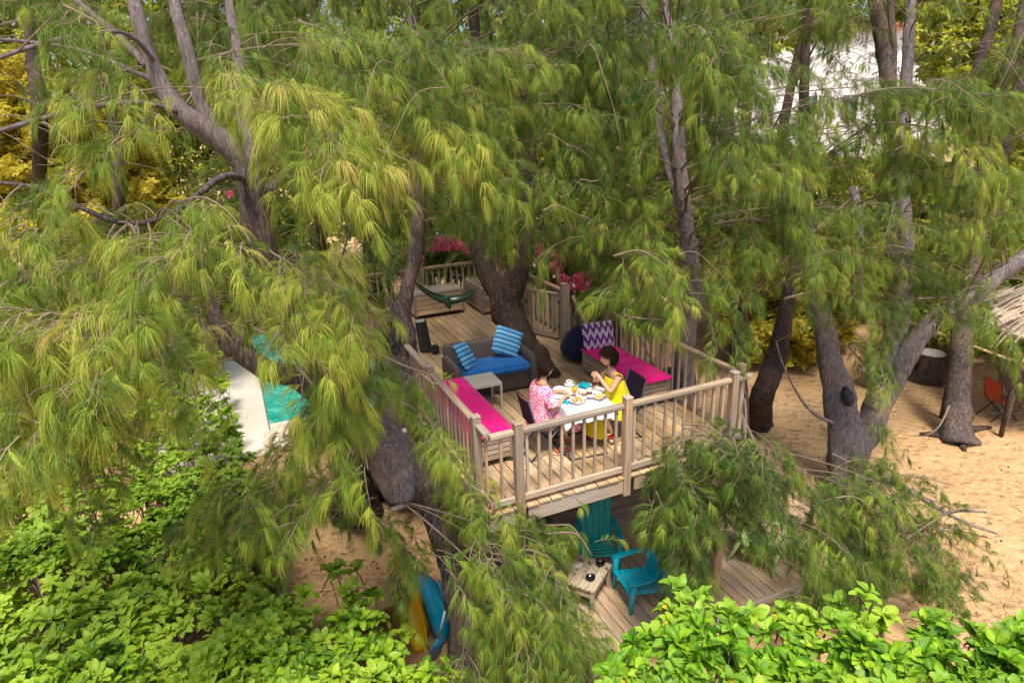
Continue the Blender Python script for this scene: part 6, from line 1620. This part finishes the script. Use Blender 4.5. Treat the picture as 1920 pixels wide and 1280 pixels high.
# ------------------------------------------------------------------ lower deck furniture
def plastic(name, c): return simple(name, c, .35, .5, .12, 12, .08)
def adirondack(label, loc, rz, mat, group=None):
    """moulded slatted armchair facing +X"""
    t = thing('garden_armchair', label, 'armchair', loc, rz, group)
    # backrest: five slats fanned, the outline rising to a point
    for i, (y, h) in enumerate(((-.20, .74), (-.10, .84), (0, .88), (.10, .84), (.20, .74))):
        m = MB(); w = .088; b = Vector((-.16, y*.85, .30)); tp = Vector((-.43, y*1.15, .30+h*.82))
        n_ = Vector((.95, 0, .3)).normalized()
        V = []; 
        for p_, hw in ((b, w/2*.9), (b.lerp(tp, .9), w/2*1.06), (tp, w/2*(.5 if i in (0, 4) else .8))):
            for s1, s2 in ((-1, -1), (1, -1), (1, 1), (-1, 1)): V.append(p_+Vector((0, s1*hw, 0))+n_*s2*.009)
        F = [(0, 1, 2, 3), (8, 11, 10, 9)]+[(k*4+j, k*4+(j+1) % 4, k*4+4+(j+1) % 4, k*4+4+j) for k in (0, 1) for j in range(4)]
        m.add(V, F); m.build('back_slat', [mat], t)
    for u in (.12, .5, .86):
        c = Vector((-.16, 0, .30)).lerp(Vector((-.43, 0, .98)), u); piece('back_rail', (.025, .46+.06*u, .05), c+Vector((-.012, 0, 0)), mat, t, rot=(0, radians(-22), 0), bev=.006)
    for i in range(6): piece('seat_slat', (.078, .47, .02), (-.14+i*.088, 0, .29+.012*i+(.0 if i < 5 else -.012)), mat, t, rot=(0, radians(-9), 0), bev=.006)
    for s in (-1, 1):
        piece('seat_rail', (.55, .03, .055), (.06, s*.235, .28), mat, t, rot=(0, radians(-9), 0), bev=.008)
        V, F = [], []; pr_ = [(-.36, .27, .56, .05), (-.22, .30, .555, .075), (.0, .315, .55, .10), (.22, .31, .54, .11), (.31, .30, .525, .085), (.335, .295, .50, .06)]
        for x, y, z, w in pr_:
            for a, b in ((-1, -1), (1, -1), (1, 1), (-1, 1)): V.append((x, s*y+a*w/2, z+b*.012))
        n_ = len(pr_); F = [(0, 1, 2, 3), ((n_-1)*4+3, (n_-1)*4+2, (n_-1)*4+1, (n_-1)*4)]+[(k*4+j, k*4+(j+1) % 4, k*4+4+(j+1) % 4, k*4+4+j) for k in range(n_-1) for j in range(4)]
        if s < 0: F = [f[::-1] for f in F]
        o = link('armrest', mesh('armrest', V, F, [mat], smooth=False), t); b_ = o.modifiers.new('b', 'BEVEL'); b_.width = .01; b_.segments = 2
        m = MB(); V, F = loft_vf([((.30, s*.285, 0), (.026, 0, 0), (0, .034, 0)), ((.29, s*.285, .25), (.034, 0, 0), (0, .038, 0)), ((.27, s*.285, .53), (.055, 0, 0), (0, .03, 0))], 10); m.add(V, F); m.build('leg', [mat], t, True)
        m = MB(); V, F = loft_vf([((-.40, s*.25, 0), (.026, 0, 0), (0, .03, 0)), ((-.30, s*.25, .25), (.03, 0, 0), (0, .03, 0)), ((-.22, s*.265, .53), (.04, 0, 0), (0, .02, 0))], 10); m.add(V, F); m.build('leg', [mat], t, True)
    return t
TQ1 = plastic('turquoise_plastic', (.0, .36, .33)); TQ2 = plastic('blue_turquoise_plastic', (.0, .33, .46)); LIME = plastic('lime_plastic', (.48, .75, .28))
c1 = atz(1122, 1022, LZ+.3); adirondack('turquoise plastic slatted armchair below the front railing, facing the low table', (c1.x, c1.y+.02, LZ), radians(-112), TQ1)
c2 = atz(1203, 1085, LZ+.3); adirondack('blue turquoise plastic armchair standing to the right of the low table', (c2.x, c2.y, LZ), radians(172), TQ2)
c3 = atz(1425, 1020, LZ+.3); adirondack('lime green plastic slatted armchair at the right end of the low deck', (c3.x, c3.y, LZ), radians(-60), LIME)
def distressed():
    t = NT('distressed_cream_paint'); v = t.coord((1, 1, 1)); n = t.noise(v, 7, 6, .7); n2 = t.noise(t.coord((3, 18, 18)), 2, 4)
    m = t.base(t.mix(t.ramp(n, [(.56, (0, 0, 0)), (.64, (1, 1, 1))]), t.ramp(n2, [(.3, (.34, .27, .19)), (.7, (.52, .44, .33))]), (.12, .08, .05)), .8, .2); t.bump(n, .3, .004); return m
DIST = distressed()
def coffee():
    cx, cy = 1.30, .86
    t = thing('coffee_table', 'low square table in distressed cream paint with two dark bowls on it', 'table', (cx, cy, LZ), radians(36))
    for i in range(5): piece('top_board', (.68, .13, .025), (0, -.272+i*.136, .40), DIST, t, bev=.004)
    for s in (-1, 1):
        for q in (-1, 1):
            V, F = loft_vf([((s*.30, q*.30, 0), (.018, .018, 0), (-.018, .018, 0)), ((s*.295, q*.295, .38), (.03, .03, 0), (-.03, .03, 0))], 4); link('leg', mesh('leg', V, F, [DIST]), t)
        piece('apron', (.55, .022, .13), (0, s*.295, .32), DIST, t, bev=.004); piece('apron', (.022, .55, .13), (s*.295, 0, .32), DIST, t, bev=.004)
    BO = simple('black_glazed_bowl', (.012, .012, .016), .2, .6, .2, 9, 0)
    V, F = lathe_vf([(.03, 0), (.06, .015), (.072, .05), (.069, .05), (.055, .02), (.001, .01)], 20, False); me = mesh('bowl', V, F, [BO], smooth=True)
    for l, px, py in (('black bowl at the far corner of the low cream table', 1126, 1056), ('black bowl near the front corner of the low cream table', 1107, 1084)):
        p_ = atz(px, py, LZ+.43); tag(link('ash_bowl', me, None, (p_.x, p_.y, LZ+.414)), l, 'bowl')
    bm = bmesh.new(); bmesh.ops.create_icosphere(bm, subdivisions=3, radius=.07)
    for v in bm.verts: v.co.z = max(v.co.z, 0)*.35; v.co.x *= 1.3; v.co += v.co*.2*noise.noise(v.co*30)
    me = bpy.data.meshes.new('shell'); bm.to_mesh(me); bm.free(); me.materials.append(simple('white_shell', (.7, .62, .52), .5, .4, .2, 20, .2)); me.polygons.foreach_set('use_smooth', [True]*len(me.polygons))
    p_ = atz(1082, 1058, LZ+.42); tag(link('sea_shell', me, None, (p_.x, p_.y, LZ+.414)), 'pale sea shell on the left of the low cream table', 'shell')
coffee()

# ------------------------------------------------------------------ kayaks in a rusty tub
def kayak(name, label, foot, top, mat, roll, width=.36):
    d = top-foot; L = d.length; t = thing(name, label, 'kayak', foot); t.rotation_mode = 'QUATERNION'
    t.rotation_quaternion = d.to_track_quat('Z', 'Y') @ Euler((0, 0, roll)).to_quaternion()
    rings = []
    n = 14
    for i in range(n+1):
        u = i/n; w = width*(sin(pi*min(1, max(0, u*.96+.02)))**.6)*.5+.01; h = .13*(sin(pi*(u*.94+.03))**.5)+.01
        rings.append(((0, .10*(2*u-1)**2, L*u), (w, 0, 0), (0, h, 0)))
    V, F = loft_vf(rings, 18); link('hull', mesh('hull', V, F, [mat], smooth=True), t)
    m = MB(); V, F = loft_vf([((0, .075, L*.42), (.13, 0, 0), (0, .06, 0)), ((0, .085, L*.5), (.16, 0, 0), (0, .065, 0)), ((0, .085, L*.66), (.15, 0, 0), (0, .065, 0)), ((0, .075, L*.72), (.1, 0, 0), (0, .06, 0))], 16); m.add(V, F); m.build('cockpit', [CHAR], t, True)
    m = MB(); m.tube([(0, -.145, L*.1), (0, -.155, L*.5), (0, -.145, L*.9)], .022, 6); m.build('keel', [mat], t, True)
    m = MB(); m.tube([(-.05, .10, L*.95), (0, .14, L*.97), (.05, .10, L*.95)], .009, 6); m.build('grab_handle', [CHAR], t, True)
YEL = NT('yellow_hull'); c = YEL.coord((1, 1, 1)); nn = YEL.noise(c, 2, 2); YEL.base(YEL.ramp(nn, [(.4, (.70, .40, .015)), (.6, (.55, .48, .02))]), .3, .5)
BLH = NT('blue_hull'); c = BLH.new('ShaderNodeTexCoord'); sp_ = BLH.new('ShaderNodeSeparateXYZ'); BLH.link(c.outputs['Object'], sp_.inputs[0])
BLH.base(BLH.ramp(BLH.math('MULTIPLY', sp_.outputs[2], .5), [(.25, (.0, .27, .50)), (.7, (.05, .45, .66)), (.95, (.42, .62, .70))]), .25, .5)
tubc = atz(768, 1200, GZ+.35)
f1 = atz(795, 1225, GZ+.12); kayak('kayak', 'yellow kayak stood on end beside the blue one in the rusty tub', f1, P(752, 1035, 8.75), YEL.m, radians(200), .40)
f2 = atz(842, 1205, GZ+.12); kayak('kayak', 'blue kayak stood on end to the right of the yellow one', f2, P(800, 1075, 8.55), BLH.m, radians(190), .34)
def paddle():
    a = atz(812, 1240, GZ+.2); b = P(826, 1180, 7.75)
    t = thing('kayak_paddle', 'blue bladed paddle leaning at the foot of the blue kayak', 'paddle', a)
    d = (b-a); m = MB(); V, F = loft_vf([(d*-.02, (.02, 0, 0), (0, .004, 0)), (d*.18, (.085, 0, .01), (0, .010, 0)), (d*.45, (.09, 0, .01), (0, .012, 0)), (d*.75, (.03, 0, 0), (0, .012, 0))], 12); m.add(V, F)
    m.build('blade', [plastic('paddle_blue', (.01, .16, .32))], t, True); m = MB(); m.tube([d*.6, d*1.5], .014, 8); m.build('shaft', [simple('grey_shaft', (.3, .3, .32), .4, .5, .1, 9, 0)], t, True)
paddle()
def tub():
    t = thing('rusty_tub', 'wide round rusty metal tub filled with sand at the foot of the big trunk', 'tub', (tubc.x, tubc.y, GZ))
    RU = simple('rust', (.22, .075, .03), .85, .3, .6, 14, .5)
    V, F = lathe_vf([(.66, 0), (.70, .02), (.74, .33), (.755, .35), (.74, .36), (.71, .34), (.67, .1)], 48, False); link('rim', mesh('rim', V, F, [RU], smooth=True), t)
    V, F = lathe_vf([(.001, .12), (.68, .10)], 40, False); link('sand_fill', mesh('sand_fill', V, F, [simple('damp_sand', (.22, .13, .07), .95, .1, .3, 30, .5)]), t)
tub()

# ------------------------------------------------------------------ right: thatched hut, table, orange chair, stump, log bench
def hut():
    cp = P(2075, 560, 13.6); cx, cy = cp.x, cp.y
    t = thing('thatched_parasol', 'round parasol thatched with dry pale palm fronds at the edge of the beach', 'parasol', (cx, cy, GZ))
    TH = simple('dry_palm_frond', (.62, .50, .38), .85, .2, .4, 25, .2)
    fr = []
    for i in range(3):
        m = MB(); rr = random.Random(i); L = .85; W_ = .05+.015*i
        for sgm in range(5):
            u0, u1 = sgm/5, (sgm+1)/5
            for s in (-1, 1):
                z0 = -.25*u0*u0*L+.03*i; z1 = -.25*u1*u1*L+.03*i
                w0 = W_*(1-u0*.8); w1 = W_*(1-u1*.8)
                m.add([(L*u0, 0, z0+.012), (L*u0, s*w0, z0), (L*u1, s*w1, z1), (L*u1, 0, z1+.012)], [(0, 1, 2, 3)])
        me = mesh('frond', m.V, m.F, [TH]); fr.append(me)
    rr = random.Random(3); k = 0; apex = 3.55
    for ring in range(6):
        rad = .15+ring*.36; n = int(12+ring*13)
        for i in range(n):
            a = 2*pi*(i+rr.random()*.8)/n
            me = fr[rr.randrange(3)]
            if k < 290:
                link('frond', me, t, (rad*cos(a), rad*sin(a), apex-rad*.55+.03+rr.uniform(0, .05)), (rr.uniform(-.4, .4), radians(27)+rr.uniform(-.12, .2), a+rr.uniform(-.22, .22)))
            k += 1
    V, F = lathe_vf([(.001, apex), (2.3, apex-2.3*.55-.03), (2.28, apex-2.3*.55-.1), (.001, apex-.1)], 32, False); link('thatch_underlay', mesh('thatch', V, F, [TH]), t)
    m = MB(); m.tube([(0, 0, 0), (.02, 0, apex-.1)], [.10, .08], 10, 0, True, .08); m.build('pole', [BARKD], t)
    for i in range(8): a = i*pi/4; m = MB(); m.tube([(0, 0, apex-.15), (2.2*cos(a), 2.2*sin(a), apex-.15-2.2*.55)], .03, 6); m.build('rafter', [WOODD[0]], t)
hut()
def right_table():
    c = atz(1912, 722, GZ+.74)
    t = thing('beach_table', 'dark weathered plank table on the sand beside the orange chair', 'table', (c.x+.25, c.y, GZ), radians(38))
    for i in range(6): piece('plank', (1.7, .145, .035), (0, -.375+i*.15, .74), WOODD, t)
    for s in (-1, 1):
        for q in (-1, 1): piece('leg', (.08, .08, .72), (s*.72, q*.34, .36), WOODD, t)
        piece('apron', (1.4, .03, .09), (0, s*.36, .67), WOODD, t)
right_table()
def orange_chair():
    c = atz(1868, 782, GZ)
    OR = fabric('faded_orange_canvas', (.55, .075, .02)); t = thing('canvas_chair', 'faded orange canvas folding chair with black legs on the sand', 'chair', (c.x, c.y, GZ), radians(-20))
    BK = simple('black_tube', (.015, .015, .017), .4, .5, .1, 9, 0)
    for s in (-1, 1):
        m = MB(); m.tube([(.30, s*.24, 0), (-.18, s*.24, .44), (-.27, s*.24, .95)], .015, 8); m.build('back_frame', [BK], t, True)
        m = MB(); m.tube([(-.32, s*.21, 0), (.22, s*.21, .45)], .015, 8); m.build('leg', [BK], t, True)
        m = MB(); m.tube([(-.24, s*.25, .64), (.20, s*.25, .63)], .015, 8); m.build('armrest', [BK], t, True)
    piece('seat', (.44, .46, .02), (.0, 0, .45), OR, t, rot=(0, radians(4), 0)); piece('backrest', (.02, .46, .46), (-.235, 0, .72), OR, t, rot=(0, radians(-11), 0))
orange_chair()
def beach_bits():
    c = atz(1735, 712, GZ); t = thing('charred_stump', 'broad dark tree stump on the sand behind the leaning trunk', 'stump', (c.x, c.y, GZ))
    m = MB(); m.tube([(0, 0, 0), (.02, 0, .3), (.03, 0, .75)], [.48, .36, .34], 18, 0, True, .2); m.build('trunk', [BARKD], t)
    V, F = lathe_vf([(.001, 0), (.32, 0), (.31, .02), (.001, .03)], 18); link('cut_top', mesh('cut_top', V, F, [CUT]), t, (.03, 0, .75))
    c = atz(1745, 700, GZ+.4)
    b = thing('plank_bench', 'rough plank bench beside the dark stump', 'bench', (c.x-.4, c.y+.9, GZ), radians(12))
    for i in range(3): piece('plank', (2.2, .16, .05), (0, -.17+i*.17, .48), WOODG, b)
    for s in (-1, 1): piece('leg', (.14, .45, .45), (s*.8, 0, .23), WOODD, b)
    PO = simple('bamboo', (.55, .40, .18), .5, .4, .15, 6, .1)
    A = P(1690, 598, 15.); B = P(1915, 682, 13.2)
    f = thing('bamboo_rail', 'long pale bamboo pole fixed between posts behind the bare trunk', 'rail', (A.x, A.y, GZ))
    o = Vector((A.x, A.y, GZ)); m = MB(); m.tube([A-o, B-o], .03, 8); m.build('pole', [PO], f, True)
    for u in (.02, .5, .98):
        q = (A.lerp(B, u))-o; m = MB(); m.tube([(q.x, q.y, 0), (q.x, q.y, q.z+.1)], .05, 8); m.build('post', [BARKD], f, True)
    A = P(1650, 575, 16.); B = P(1760, 585, 15.)
beach_bits()
